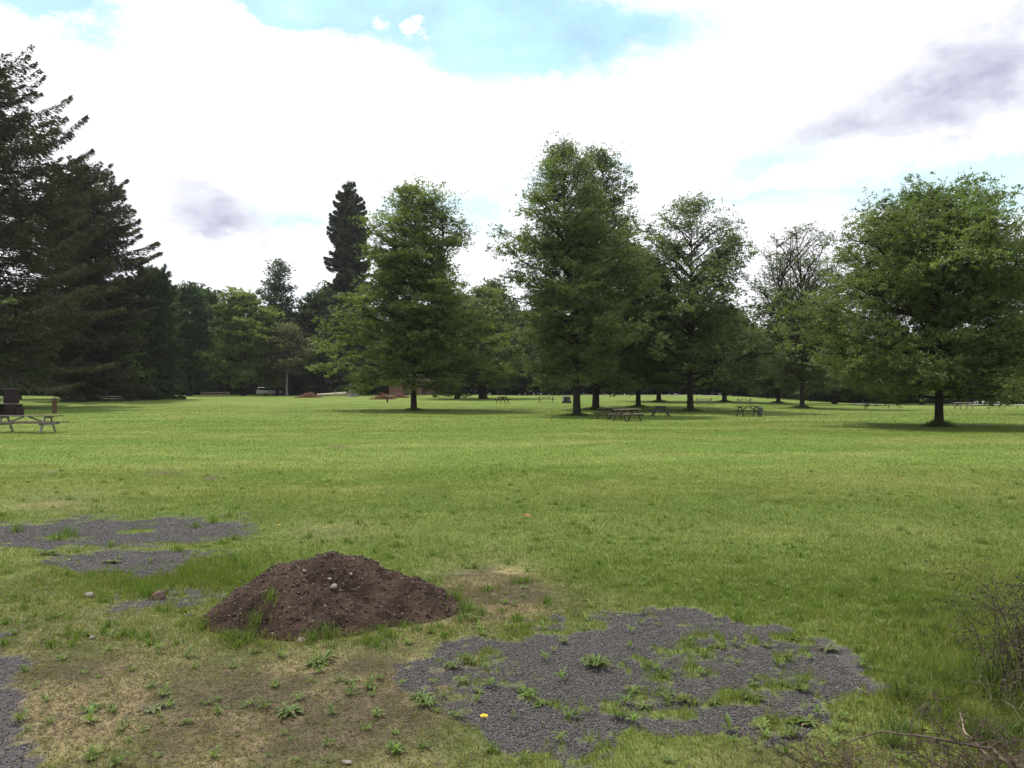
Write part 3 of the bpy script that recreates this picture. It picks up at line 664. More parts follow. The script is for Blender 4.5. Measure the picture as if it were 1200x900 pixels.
def broadleaf(H, z0, R, prof, tr, seed, nleaf, leaf, col, col2=None, prim=48, sec=8, lean=(0, 0), asym=(0, 0), clump=.5, sparse_top=0, steep=(.05, 1.1), leaders=1, flat=.5, bare_top=0, mat=None, bark=None):
    r = np.random.default_rng(seed)
    pt, pr = np.array(prof)[:, 0], np.array(prof)[:, 1]
    # trunk / leaders
    tz = np.linspace(0, 1, 14); big = []
    wob = lambda t, s_: np.stack([np.sin(t * 5 + s_) * .012 * H * t, np.cos(t * 4.3 + s_) * .012 * H * t, 0 * t], -1)
    tp = np.stack([lean[0] * tz ** 1.3, lean[1] * tz ** 1.3, tz * H * .97 - .15], -1) + wob(tz, seed)
    trad = tr * (1 - tz) ** .85 * .95 + .015 * tr; trad[0] = tr * 1.55; trad = np.insert(trad, 1, tr * 1.08)
    tp = np.insert(tp, 1, tp[0] * .96 + tp[1] * .04 + np.array([0, 0, .22]), axis=0)
    big.append((tp, trad))
    spines = [tp]
    for l in range(leaders - 1):
        a = r.uniform(0, 6.28); off = R * .42; s = np.linspace(0, 1, 9)
        b0 = tp[5 + l]; e = np.array([b0[0] + math.cos(a) * off, b0[1] + math.sin(a) * off, H * r.uniform(.85, .95)])
        P = b0[None] * (1 - s[:, None]) + e[None] * s[:, None]; P[:, :2] += (np.array([math.cos(a), math.sin(a)]) * off * .35)[None] * np.sin(s * 3.14)[:, None]
        big.append((P, tr * .5 * (1 - s) + .02)); spines.append(P)
    prims, secs, cl, cw, pb = [], [], [], [], []
    for i in range(prim):
        t = (i + r.uniform(0, 1)) / prim; t = t ** .85
        az = i * 2.399 + r.uniform(-.5, .5)
        lob = .78 + .30 * math.sin(az * 2 + seed) * math.sin(t * 9 + seed * 2) + r.uniform(-.30, .16)
        rad = R * np.interp(t, pt, pr) * min(max(.4, lob), 1.0)
        d = np.array([math.cos(az), math.sin(az)])
        rad *= 1 + asym[0] * d[0] + asym[1] * d[1]
        ze = z0 + t * (H - z0) + (0 if t < .9 else 0)
        st = steep[0] + (steep[1] - steep[0]) * t
        za = ze - st * rad + r.uniform(-.2, .2); za = min(max(za, z0 * .9 + .2 + t * .3 * (H - z0)), H * .95)
        sp = spines[i % len(spines)] if t > .45 else tp
        az_ = np.clip(za, sp[0, 2], sp[-1, 2]); A = np.array([np.interp(az_, sp[:, 2], sp[:, 0]), np.interp(az_, sp[:, 2], sp[:, 1]), az_])
        cx = lean[0] * (ze / H) ** 1.3; cy = lean[1] * (ze / H) ** 1.3
        E = np.array([cx + d[0] * rad, cy + d[1] * rad, ze])
        Mid = (A + E) / 2 + np.array([0, 0, .10 * rad + r.uniform(-.1, .15) * rad * .5]) + r.normal(0, .05 * rad, 3)
        s = np.linspace(0, 1, 8)[:, None]
        P = (1 - s) ** 2 * A + 2 * s * (1 - s) * Mid + s * s * E
        P[1:] += r.normal(0, .015 * rad + .01, (7, 3))
        L_ = np.linalg.norm(E - A); r0 = min(tr * .42, .03 * L_ * .55 + .012)
        prims.append((P, r0 * (1 - s[:, 0]) ** .8 + .010))
        ns = max(3, int(sec * (.5 + .6 * L_ / R)))
        bough = r.uniform(.78, 1.25)
        for j in range(ns):
            u = r.uniform(.14, 1) if L_ > R * .3 else r.uniform(.1, 1)
            k = u * 7; k0 = min(int(k), 6); B0 = P[k0] + (P[k0 + 1] - P[k0]) * (k - k0); tg = P[k0 + 1] - P[k0]; tg = tg / (np.linalg.norm(tg) + 1e-9)
            sd = np.cross(tg, [0, 0, 1]); sd = sd / (np.linalg.norm(sd) + 1e-9) * r.choice([-1, 1])
            dr = tg * r.uniform(.3, 1) + sd * r.uniform(.2, 1.1) + np.array([0, 0, r.uniform(-.35, .55)])
            dr /= np.linalg.norm(dr); l2 = (R * .16 + .30 * L_ * (1.15 - u)) * r.uniform(.6, 1.2)
            s2 = np.linspace(0, 1, 4)[:, None]; P2 = B0 + dr * l2 * s2 + np.array([0, 0, -.10 * l2]) * s2 ** 2 + r.normal(0, .02 * l2, (4, 3)) * s2
            secs.append((P2, (r0 * .35 + .004) * (1 - s2[:, 0] * .85)))
            w_ = 1 - sparse_top * sst(.45, .95, t)
            bare = r.uniform() < bare_top * sst(.6, .9, t)
            for q in (.45, .75, 1.0):
                if not bare: cl.append(B0 + dr * l2 * q); cw.append(w_ * r.uniform(.25, 1.6)); pb.append(bough)
        cl.append(E); cw.append(1.0); pb.append(bough)
    cl = np.array(cl); cw = np.array(cw); n = nleaf
    pick = r.choice(len(cl), n, p=cw / cw.sum())
    cr = clump * r.uniform(.6, 1.3, len(cl)); tint = r.uniform(0, 1, len(cl)); br = (1 + r.uniform(-.26, .28, len(cl))) * np.array(pb)
    # leaves sit in little sprays inside each clump
    sub = np.clip(r.normal(size=(len(cl) * 7, 3)), -1.8, 1.8) * np.array([1, 1, flat]); spick = pick * 7 + r.integers(0, 7, n)
    P = cl[pick] + sub[spick] * cr[pick][:, None] * .8 + np.clip(r.normal(size=(n, 3)), -1.7, 1.7) * cr[pick][:, None] * np.array([.20, .20, .13])
    P[:, 2] = np.maximum(P[:, 2], z0 * .72 + r.uniform(0, .4, n))
    c2 = np.array(col2 if col2 is not None else col)
    V, Q, Cc = leaf_cards(P, leaf, .52, (1, 1, 1), .16, .5, r)
    base = np.array(col)[None] * (1 - tint[pick][:, None]) + c2[None] * tint[pick][:, None]
    Cc = Cc * np.repeat(base * br[pick][:, None], 4, 0)
    wood = join([tubes_np(big, 12), tubes_np(prims, 5), tubes_np(secs, 3)])
    return wood, (V, Q, Cc)

def conifer(H, z0, R, prof, tr, seed, nleaf, leaf, col, whorl=.55, per=6, droop=(-.22, .55), rag=.3, aspect=.26, wide=.30, hang=.35):
    r = np.random.default_rng(seed); pt, pr = np.array(prof)[:, 0], np.array(prof)[:, 1]
    tz = np.linspace(0, 1, 10); tp = np.stack([.006 * H * np.sin(tz * 4 + seed), .006 * H * np.cos(tz * 3), tz * H - .2], -1)
    trad = tr * (1 - tz) + .02; trad[0] *= 1.4
    br = []; P_, D_, W_, len_ = [], [], [], []
    z = z0
    while z < H * .985:
        t = (z - z0) / (H - z0)
        for k in range(per):
            a = r.uniform(0, 6.283); zz = z + r.uniform(-.5, .5) * whorl; tt = np.clip((zz - z0) / (H - z0), 0, 1)
            L_ = R * np.interp(tt, pt, pr) * (1 + r.uniform(-rag * 1.3, rag * .8)); L_ = max(L_, .15)
            el = droop[0] + (droop[1] - droop[0]) * tt + float(np.clip(r.normal(0, .17), -.16, .4))
            d = np.array([math.cos(a), math.sin(a), 0]); s = np.linspace(0, 1, 6)[:, None]
            A = np.array([np.interp(zz, tp[:, 2], tp[:, 0]), np.interp(zz, tp[:, 2], tp[:, 1]), zz])
            P = A + d * L_ * s + np.array([0, 0, 1]) * (L_ * math.tan(el) * s - .22 * L_ * s * (1 - s) * 1.2 + .12 * L_ * s ** 3)
            br.append((P, (.018 * L_ ** .7 + .01) * (1 - s[:, 0] * .9))); len_.append(L_); P_.append(P); D_.append(d)
        z += whorl * (1 - .45 * t)
    P_ = np.array(P_); D_ = np.array(D_); len_ = np.array(len_)
    w = len_ ** 1.6; pick = r.choice(len(P_), nleaf, p=w / w.sum())
    s = 1 - r.uniform(0, 1, nleaf) ** 1.35 * .9; k = s * 5; k0 = np.minimum(k.astype(int), 4)
    B0 = P_[pick, k0] + (P_[pick, k0 + 1] - P_[pick, k0]) * (k - k0)[:, None]
    sd = np.stack([-D_[pick, 1], D_[pick, 0], 0 * s], -1); side = r.uniform(-1, 1, nleaf)
    wd = (wide * len_[pick] * (1.08 - s) + .12 * leaf)
    # lateral twigs: quantise the side twigs so that they read as fingers
    Lm = len_[pick]
    pos = B0 + sd * (side * wd)[:, None] + D_[pick] * (np.abs(side) * wd * .55)[:, None]
    pos[:, 2] += -np.abs(side) * wd * .18 - r.uniform(0, 1, nleaf) ** 2 * hang * leaf * 1.6 + r.normal(0, .08 * leaf, nleaf)
    T = D_[pick] * r.uniform(.5, 1, nleaf)[:, None] + sd * (np.sign(side) * r.uniform(.1, .9, nleaf))[:, None] + np.array([0, 0, 1]) * r.uniform(-hang - .25, .28, nleaf)[:, None]
    T /= np.linalg.norm(T, axis=1)[:, None]; N = r.normal(size=(nleaf, 3)) * .5 + np.array([0, 0, 1]); B = np.cross(T, N); B /= np.linalg.norm(B, axis=1)[:, None]
    a = (leaf * r.uniform(.5, 1.3, nleaf))[:, None] * np.clip(Lm / (R * .35), .45, 1)[:, None]; w_ = a * aspect
    V = np.stack([pos - T * a * .3, pos + B * w_, pos + T * a, pos - B * w_], 1).reshape(-1, 3)
    bt = 1 + r.uniform(-.25, .3, len(P_)); c = np.array(col) * (bt[pick] * r.uniform(.75, 1.3, nleaf))[:, None]
    tip = sst(.8, 1, s)[:, None]; c = c * (1 - tip * .3) + c * np.array([1.35, 1.5, 1.0]) * tip * .3
    wood = join([tubes_np([(tp, trad)], 10), tubes_np(br, 3)])
    return wood, (V, np.arange(nleaf * 4).reshape(-1, 4), np.repeat(c, 4, 0))

def put_tree(name, gen, px, row, label, cat='tree', group=None, leafm=None, bark=None, rz=0):
    p = place(px, row); wood, lf = gen
    t = empty(name, p, rz); np_obj('trunk', wood[0], wood[1], bark or M_bark, t, smooth=True)
    np_obj('crown', lf[0], lf[1], leafm or M_leaf, t, col=lf[2]); tag(t, label, cat, group); return t
def dist(px, row): return place(px, row).y
def hgt(px, row, top):
    p = place(px, row); return (YH - top) / F * p.y + HC - p.z
G1 = (.088, .122, .046); G1b = (.140, .175, .058)
G2 = (.076, .104, .046); G2b = (.108, .140, .054)
GY = (.120, .160, .045); GYb = (.165, .205, .055)
DOME = [(0, .88), (.12, 1), (.32, 1), (.52, .97), (.7, .84), (.84, .62), (.94, .36), (1, .12)]
CONE = [(0, .92), (.08, 1.08), (.25, 1.02), (.42, .88), (.56, .66), (.68, .60), (.80, .52), (.92, .30), (1, .04)]
OVAL = [(0, .85), (.12, 1), (.35, 1), (.6, .93), (.76, .72), (.9, .42), (1, .12)]
# right oak
GP = 'park trees on the lawn'
DR = [(0, .9), (.12, 1.05), (.3, 1.1), (.5, 1.05), (.66, .98), (.8, .82), (.91, .56), (1, .2)]
put_tree('oak_tree', broadleaf(hgt(1100, 500, 229), 1.35, 6.8, DR, .23, 21, 330000, .064, G1, G1b, prim=125, sec=12, clump=.46, asym=(-.02, 0), steep=(-.05, .8)), 1100, 500, 'wide domed broadleaf tree with dark trunk, nearest on the right side of the field', group=GP)
# centre-left oak
put_tree('oak_tree', broadleaf(hgt(485, 481, 218), 1.7, 8.3, CONE, .29, 11, 210000, .10, G1, GYb, prim=110, sec=11, clump=.62, leaders=2, sparse_top=.72, steep=(-.05, .9), flat=.35), 485, 481, 'broad green tree with bright left side standing alone left of centre', group=GP)
# pair in the middle
put_tree('tall_tree', broadleaf(hgt(676, 487, 171), 1.9, 6.1, [(0, .75), (.08, .95), (.3, 1), (.55, .92), (.7, .84), (.82, .62), (.92, .34), (1, .05)], .30, 14, 200000, .078, G2, G1b, prim=120, sec=11, clump=.5, lean=(-1.0, 0), sparse_top=.65, steep=(-.05, 1.0)), 676, 487, 'tallest ragged tree in the middle, front one of the two close trunks', group=GP)
put_tree('tall_tree', broadleaf(hgt(698, 480, 178), 2.0, 7.2, [(0, .8), (.1, .95), (.3, 1), (.5, .85), (.68, .62), (.82, .45), (.92, .28), (1, .1)], .34, 15, 120000, .11, G2, G2b, prim=100, sec=9, clump=.6, lean=(.5, 0), sparse_top=.7, asym=(.1, 0)), 698, 480, 'tall tree just behind and right of the tallest one in the middle', group=GP)
put_tree('oak_tree', broadleaf(hgt(750, 477, 296), 2.0, 6.0, OVAL, .28, 16, 70000, .12, G2, G1, prim=70, clump=.65), 748, 477, 'green tree standing between the middle pair and the open-crowned tree', group=GP)
put_tree('oak_tree', broadleaf(hgt(809, 482, 238), 1.9, 8.0, [(0, .8), (.1, .95), (.3, 1), (.5, .95), (.68, .78), (.82, .62), (.92, .42), (1, .10)], .30, 17, 105000, .10, G2, G2b, prim=85, sec=10, clump=.55, sparse_top=.6, steep=(-.05, .9)), 809, 482, 'open-crowned tree with sky showing through, right of the middle pair', group=GP)
put_tree('oak_tree', broadleaf(hgt(940, 478, 264), 2.2, 6.6, [(0, .7), (.2, .9), (.5, 1), (.7, .98), (.85, .78), (.94, .5), (1, .2)], .26, 19, 100000, .10, (.08, .098, .045), (.115, .128, .065), prim=80, sec=11, clump=.5, sparse_top=.8, steep=(.0, 2.2), leaders=3, bare_top=.35), 940, 478, 'thin-topped tree with many bare upright twigs, left of the wide domed one', group=GP)
put_tree('oak_tree', broadleaf(hgt(912, 472.5, 378), 2.0, 5.6, OVAL, .30, 20, 40000, .15, G2, G1, prim=50, clump=.7), 912, 472.5, 'small rounded dark tree behind the thin-topped one on its left', group=GP)
put_tree('oak_tree', broadleaf(hgt(772, 471, 372), 2.2, 6.5, OVAL, .34, 22, 36000, .18, G2, G1b, prim=46, clump=.8), 772, 471, 'small tree whose trunk shows above the end-on dark table', group=GP)
put_tree('oak_tree', broadleaf(hgt(849, 471, 362), 2.2, 7.2, OVAL, .34, 23, 42000, .18, G1, G1b, prim=50, clump=.8), 849, 471, 'bright rounded tree behind the gap right of the open-crowned tree', group=GP)
put_tree('oak_tree', broadleaf(hgt(1240, 486, 282), 1.6, 5.6, DOME, .26, 24, 60000, .11, G1, G1b, prim=70, clump=.6), 1246, 486, 'green tree cut off by the right edge of the view', group=GP)
put_tree('oak_tree', broadleaf(hgt(1080, 474.5, 396), 1.5, 6.5, OVAL, .42, 25, 36000, .18, G1, G1b, prim=46, clump=.8), 1080, 474.5, 'rounded tree behind the left side of the wide domed tree', group=GP)
put_tree('oak_tree', broadleaf(hgt(1121, 475, 392), 1.5, 6.5, OVAL, .34, 26, 36000, .18, G1, GY, prim=46, clump=.8), 1123, 475, 'rounded tree behind the right side of the wide domed tree', group=GP)
put_tree('oak_tree', broadleaf(hgt(980, 474, 390), 1.5, 6.5, OVAL, .42, 27, 36000, .18, G2, G1, prim=46, clump=.8), 978, 473.5, 'dark rounded tree between the thin-topped tree and the wide domed one', group=GP)
# trees just right of the centre-left oak
put_tree('oak_tree', broadleaf(hgt(535, 468, 352), 2.4, 8.5, DOME, .35, 28, 50000, .2, G2, G1b, prim=44, clump=.9), 535, 467.5, 'dense tree with dark trunk right behind the lone broad tree', group='trees before the far wood')
put_tree('oak_tree', broadleaf(hgt(566, 467, 338), 2.4, 7.0, OVAL, .7, 29, 45000, .2, G2, G1b, prim=44, clump=.8, sparse_top=.4), 566, 467, 'tree with thick dark multiple trunk right of the lone broad tree', group='trees before the far wood')
put_tree('oak_tree', broadleaf(hgt(300, 463.6, 344), 1.6, 9.0, DOME, .5, 6, 80000, .22, GY, GYb, prim=60, sec=9, clump=1.0, flat=.3), 285, 463.6, 'light yellow-green broad tree before the dark wood at left', group='trees before the far wood')
put_tree('tall_tree', broadleaf(hgt(325, 463.2, 306), 6, 5.0, OVAL, .4, 7, 26000, .22, (.05, .07, .04), (.07, .09, .05), prim=50, sec=7, clump=.8, sparse_top=.6, leaders=3, steep=(.2, 1.6)), 325, 463.2, 'lacy grey-green tree rising above the light yellow-green one', group='trees before the far wood')
put_tree('thin_tree', broadleaf(hgt(333, 463.6, 384), 4.5, 5.5, OVAL, .28, 8, 9000, .24, (.09, .10, .05), (.12, .13, .07), prim=34, sec=6, clump=.9), 336, 463.8, 'thin tree with pale bare trunk right of the light yellow-green tree', group='trees before the far wood', bark=M_bark_pale)
put_tree('broadleaf_tree', broadleaf(hgt(222, 463.8, 336), 1.2, 5.2, OVAL, .5, 4, 34000, .24, (.03, .055, .03), (.045, .08, .035), prim=54, clump=.9), 222, 464, 'dark bluish green tree right of the dense rounded conifer', group='trees before the far wood')
put_tree('broadleaf_tree', broadleaf(hgt(150, 468, 350), 1.2, 4.5, OVAL, .4, 5, 26000, .2, G1, GYb, prim=44, clump=.7), 143, 469, 'bright green tree squeezed behind the big left conifer', group='trees before the far wood')
put_tree('broadleaf_tree', broadleaf(hgt(25, 470, 345), 4.5, 7.5, OVAL, .4, 9, 30000, .2, G1, G1b, prim=44, clump=.8), 22, 468, 'green broadleaf tree seen beneath the boughs of the left conifers', group='trees before the far wood')
# conifers at left
CF = (.062, .070, .036)
put_tree('fir_tree', conifer(hgt(-14, 478, 62), 5.0, 9.6, [(0, .85), (.15, 1), (.35, .95), (.55, .86), (.7, .72), (.85, .55), (.95, .35), (1, .1)], .62, 31, 190000, .34, CF, whorl=.62, per=7, droop=(-.25, .32), rag=.55, wide=.40, aspect=.22, hang=.6), -24, 478, 'huge dark conifer cut off by the left edge, taller than the conifer beside it', group='conifers at the left edge', leafm=M_needle, bark=M_bark_red)
put_tree('fir_tree', conifer(hgt(100, 470, 186), .2, 7.3, [(0, .80), (.15, .84), (.35, .86), (.5, .94), (.66, 1), (.76, .82), (.86, .56), (.94, .36), (1, .12)], .6, 32, 210000, .38, CF, whorl=.6, per=8, droop=(-.32, .30), rag=.5, wide=.40, aspect=.22, hang=.6), 100, 470, 'dark conifer with long ragged boughs, second from the left edge', group='conifers at the left edge', leafm=M_needle, bark=M_bark_red)
put_tree('cedar_tree', conifer(hgt(172, 468, 316), .05, 4.3, [(0, .98), (.2, 1), (.45, .97), (.7, .86), (.86, .66), (.95, .44), (1, .2)], .5, 33, 120000, .34, (.062, .084, .038), whorl=.5, per=10, droop=(-.35, .5), rag=.2, aspect=.28, wide=.45, hang=.7), 176, 468, 'dense rounded dark conifer with foliage down to the grass', group='conifers at the left edge', leafm=M_needle, bark=M_bark_red)
put_tree('fir_tree', conifer(hgt(408, 463.4, 208), 2, 3.7, [(0, .8), (.2, .9), (.45, 1), (.62, .98), (.78, .78), (.88, .55), (.95, .34), (1, .08)], .8, 34, 190000, .36, (.062, .070, .050), whorl=.7, per=8, droop=(-.35, .15), rag=.55, aspect=.30, wide=.50, hang=1.0), 409, 463.4, 'very tall narrow dark conifer behind the lone broad tree', group='tall conifers in the far wood', leafm=M_needle, bark=M_bark_red)

# far wood: shared crown shapes, each tree its own object
protos = {}
SPIRE = [(0, 1), (.3, .8), (.6, .5), (.85, .22), (1, .05)]
def proto(key, gen, name, leafm, bark):
    wood, lf = gen; t = empty(name, (0, 0, 0)); np_obj('trunk', wood[0], wood[1], bark, t, smooth=True); np_obj('crown', lf[0], lf[1], leafm, t, col=lf[2])
    protos[key] = [t, False]
proto('b1', broadleaf(16, 1.0, 6.2, OVAL, .35, 51, 20000, .26, (.032, .058, .024), (.055, .088, .028), prim=40, clump=1.0), 'forest_tree', M_leaf, M_bark)
proto('b2', broadleaf(16, .8, 7.0, DOME, .35, 52, 20000, .26, (.04, .07, .025), (.07, .105, .03), prim=40, clump=1.0), 'forest_tree', M_leaf, M_bark)
proto('b3', broadleaf(18, 1.5, 5.5, OVAL, .35, 53, 18000, .26, (.05, .072, .032), (.08, .10, .045), prim=40, clump=.9, sparse_top=.5, leaders=2), 'forest_tree', M_leaf, M_bark)
proto('c1', conifer(22, .5, 4.2, SPIRE, .35, 54, 18000, .55, (.058, .074, .042), whorl=.8, per=7, rag=.3), 'forest_conifer', M_needle, M_bark_red)
proto('c2', conifer(24, .5, 5.0, [(0, .9), (.4, 1), (.7, .75), (.9, .4), (1, .1)], .4, 55, 22000, .6, (.058, .078, .044), whorl=.8, per=7, rag=.3, aspect=.32), 'forest_conifer', M_needle, M_bark_red)
def forest(key, px, y, top, label, group, wscale=1.0):
    base_h = {'b1': 16, 'b2': 16, 'b3': 18, 'c1': 22, 'c2': 24}[key]
    x_ = (px - 600) / F * y; z_ = gz(x_, y); Hh = (YH - top) / F * y + HC - z_
    pr = protos[key]
    if not pr[1]: o = pr[0]; pr[1] = True
    else: o = copy_tree(pr[0])
    s = Hh / base_h; o.location = (x_, y, z_ - .1); o.scale = (s * wscale, s * wscale, s); o.rotation_euler = (0, 0, random.uniform(0, 6.28))
    tag(o, label, 'tree', group)
LW = 'dark tree crowded among others in the wood behind the left side of the field'
GWL = 'trees of the wood behind the left half'
for px, y, top, k in [(-140,150,330,'b1'),(-95,165,300,'c2'),(-55,150,340,'b2'),(-15,165,320,'c2'),(30,170,345,'b1'),(65,160,350,'b1'),(110,175,330,'b1'),(205,185,342,'b1'),(240,182,340,'b1'),(190,175,360,'b2'),(215,176,350,'c2'),
                      (262,176,372,'b1'),(300,183,372,'b1'),(318,184,366,'b2'),(345,182,362,'c2'),(372,184,345,'c2'),(392,186,350,'c2'),(352,172,345,'c1'),(366,176,338,'c2'),(385,174,336,'b3'),(425,184,360,'b1'),(440,180,370,'c2'),
                      (395,170,380,'b1'),(470,185,372,'b1'),(500,186,380,'b2'),(345,169,395,'b2'),(375,167,400,'b1'),(247,172,395,'b1'),(205,168,400,'b2')]:
    forest(k, px, y, top, LW, GWL)
for px, top, lab in ((259, 337, 'slim pointed conifer above the dark wood, left of the light yellow-green tree'), (274, 336, 'thin conifer spike just above the light yellow-green tree')):
    forest('c1', px, 190, top, lab, 'conifer spikes above the wood', .5)
MW = 'mid green tree in the wood behind the middle of the field'; GWM = 'trees of the wood behind the middle'
for px, y, top, k in [(525,182,372,'b2'),(555,180,352,'b3'),(580,184,330,'b3'),(598,180,362,'b2'),(622,182,368,'b2'),(612,170,392,'b1'),(640,178,376,'b1'),(668,184,380,'b2'),(700,180,372,'b1'),(735,184,380,'b2'),(765,178,384,'b1'),
                      (800,182,378,'b2'),(830,180,384,'b1'),(586,165,398,'b1'),(650,165,402,'b2')]:
    forest(k, px, y, top, MW, GWM)
RW = 'green tree in the wood behind the right side of the field'; GWR = 'trees of the wood behind the right half'
for px, y, top, k in [(860,175,372,'b2'),(890,170,388,'b1'),(925,168,392,'b1'),(955,160,388,'b2'),(985,155,392,'b1'),(1012,150,398,'b2'),(1040,160,380,'b1'),(1060,148,405,'b2'),(1100,150,385,'b1'),(1150,148,390,'b2'),(1140,142,412,'b1'),
                      (1178,150,380,'b1'),(1190,140,402,'b2'),(1230,150,380,'b1'),(1275,145,370,'b2'),(1320,150,360,'b1'),(1000,140,410,'b1'),(1040,140,415,'b2'),(950,145,415,'b1'),(900,152,415,'b2'),(1100,138,420,'b1')]:
    forest(k, px, y, top, RW, GWR)
# understorey: one dark mass of shrubs under the far wood
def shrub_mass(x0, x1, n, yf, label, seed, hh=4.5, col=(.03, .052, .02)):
    r = np.random.default_rng(seed); P = []
    px = r.uniform(x0, x1, n); c = r.uniform(0, 1, n)
    y = yf(px) + r.uniform(0, 14, n); x = (px - 600) / F * y
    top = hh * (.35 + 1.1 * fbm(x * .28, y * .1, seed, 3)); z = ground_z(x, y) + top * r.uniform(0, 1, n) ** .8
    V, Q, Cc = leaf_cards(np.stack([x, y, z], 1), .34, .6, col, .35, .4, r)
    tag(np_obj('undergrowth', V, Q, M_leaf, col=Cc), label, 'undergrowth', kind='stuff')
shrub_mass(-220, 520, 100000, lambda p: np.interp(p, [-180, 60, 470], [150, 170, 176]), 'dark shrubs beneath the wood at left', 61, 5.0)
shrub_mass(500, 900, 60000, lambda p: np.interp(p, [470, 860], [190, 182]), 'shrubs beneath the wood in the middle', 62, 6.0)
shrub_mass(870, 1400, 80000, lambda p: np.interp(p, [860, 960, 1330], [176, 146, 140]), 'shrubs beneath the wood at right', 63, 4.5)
# long grass left around the trunks
cs = []
xs_, ys_, hh = [], [], []
for a, b_, rr_, h_ in [(1100,500,.55,.42),(485,481,.75,.28),(676,487,.7,.25),(698,480,.9,.35),(748,477,.9,.3),(809,482,.9,.32),(940,478,.9,.4),(912,472.5,.9,.35),(772,471,1,.35),(849,471,.9,.3)]:
    p = place(a, b_); n = 600; an = rng.uniform(0, 6.28, n); rd = rr_ * .8 * np.sqrt(rng.uniform(.1, 1, n)) * rng.uniform(.6, 1.5, n) * (1 + .3 * np.sin(an * 3 + a))
    xs_.append(p.x + rd * np.cos(an) * 1.25); ys_.append(p.y + rd * np.sin(an)); hh.append(h_ * rng.uniform(.5, 1.2, n) * (1.15 - rd / rr_ * .5))
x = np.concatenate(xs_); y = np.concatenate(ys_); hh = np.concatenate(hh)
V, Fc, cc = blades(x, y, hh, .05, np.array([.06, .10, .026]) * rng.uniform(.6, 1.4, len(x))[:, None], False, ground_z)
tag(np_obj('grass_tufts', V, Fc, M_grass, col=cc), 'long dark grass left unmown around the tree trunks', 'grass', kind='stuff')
# fallen-over low leafy twig below the wide tree (light sprig)
def sprig(px, row, label):
    p = place(px, row); t = empty('low_sprig', p); m = MB(); pts = []
    for k in range(9):
        a = random.uniform(0, 6.28); e = Vector((math.cos(a) * .3, math.sin(a) * .3, random.uniform(.5, .95))); m.tube([(0, 0, 0), e * .5, e], [.012, .008, .004], 4); pts += [e, e * .8, e * .6]
    m.build('stem', M_twig, t); P = np.array([tuple(random.choice(pts) + Vector((random.gauss(0, .08), random.gauss(0, .08), random.gauss(0, .07)))) for _ in range(350)])
    V, Q, Cc = leaf_cards(P, .05, .5, (.09, .13, .04)); np_obj('leaves', V, Q, M_leaf, t, col=Cc); tag(t, label, 'sapling')
sprig(1014, 480, 'small pale leafy sapling on the lawn left of the wide domed tree')

# ------------------------------------------------------------------ picnic tables
def picnic_table(loc, rz, topm, legm, label, Lt=1.9, group='picnic tables on the lawn'):
    t = empty('picnic_table', loc, rz)
    m = MB()
    for k in range(5): m.box((0, -.30 + k * .15, .745 + .002 * (k % 2)), (Lt, .138, .042))
    m.build('tabletop', topm, t)
    for s in (-1, 1):
        m = MB(); m.box((0, s * .64, .45), (Lt + .1, .125, .04)); m.box((0, s * .78, .452), (Lt + .1, .125, .04)); m.build('bench', topm, t)
    for sx in (-1, 1):
        x_ = sx * Lt * (.36 if Lt < 2.5 else .33)
        for s in (-1, 1):
            m = MB(); m.bar((x_, s * .20, .722), (x_, s * .62, 0), .05, .09); m.build('leg', legm, t)
        m = MB(); m.box((x_ + sx * .055, 0, .385), (.05, 1.62, .085)); m.build('crossbar', legm, t)
        m = MB(); m.box((x_ + sx * .055, 0, .685), (.05, .66, .07)); m.build('top_cleat', legm, t)
        m = MB(); m.bar((x_ - sx * .03, 0, .40), (sx * .12, 0, .70), .045, .07); m.build('brace', legm, t)
    tag(t, label, 'picnic table', group); return t
def ptab(px, row, rz, topm, legm, label, Lt=1.9):
    p = place(px, row); return picnic_table(p, RAD(rz), topm, legm, label, Lt)
ptab(31, 507, 1, M_oldwood, M_steel, 'long weathered picnic table on grey metal legs at the left edge', 2.9)
ptab(133, 471, -5, M_woodpale, M_wooddark, 'pale picnic table beside the big left conifers', 1.9)
ptab(-3, 472, 2, M_woodpale, M_steel, 'pale-topped picnic table behind the outdoor fireplace', 1.9)
ptab(735, 493.5, 32, M_woodgrey, M_wooddark, 'light-topped picnic table, front one of two close together before the middle pair of trees', 1.7)
ptab(714, 491.5, 34, M_wooddark, M_wooddark, 'dark picnic table, rear left one of the two before the middle pair of trees', 1.6)
ptab(774, 487.5, 84, M_wooddark, M_metal_dark, 'dark picnic table seen end-on, left of the open-crowned tree', 1.8)
ptab(877, 488, 8, M_wooddark, M_metal_dark, 'dark picnic table seen side-on, right of the open-crowned tree', 1.8)
ptab(825, 474.5, 3, M_woodpale, M_woodgrey, 'far pale-topped picnic table just right of the open-crowned tree trunk', 2.2)
ptab(872, 474.5, -4, M_woodpale, M_woodgrey, 'far pale-topped picnic table behind the dark side-on one', 2.0)
ptab(1129, 479.5, 5, M_woodpale, M_woodgrey, 'pale picnic table behind the right of the wide domed tree', 2.0)
ptab(640, 472, 4, M_woodgrey, M_woodgrey, 'grey picnic table left of the grey concrete stove', 2.3)
ptab(589, 472, 70, M_woodbrown, M_woodbrown, 'reddish brown picnic table standing alone near the centre', 1.8)

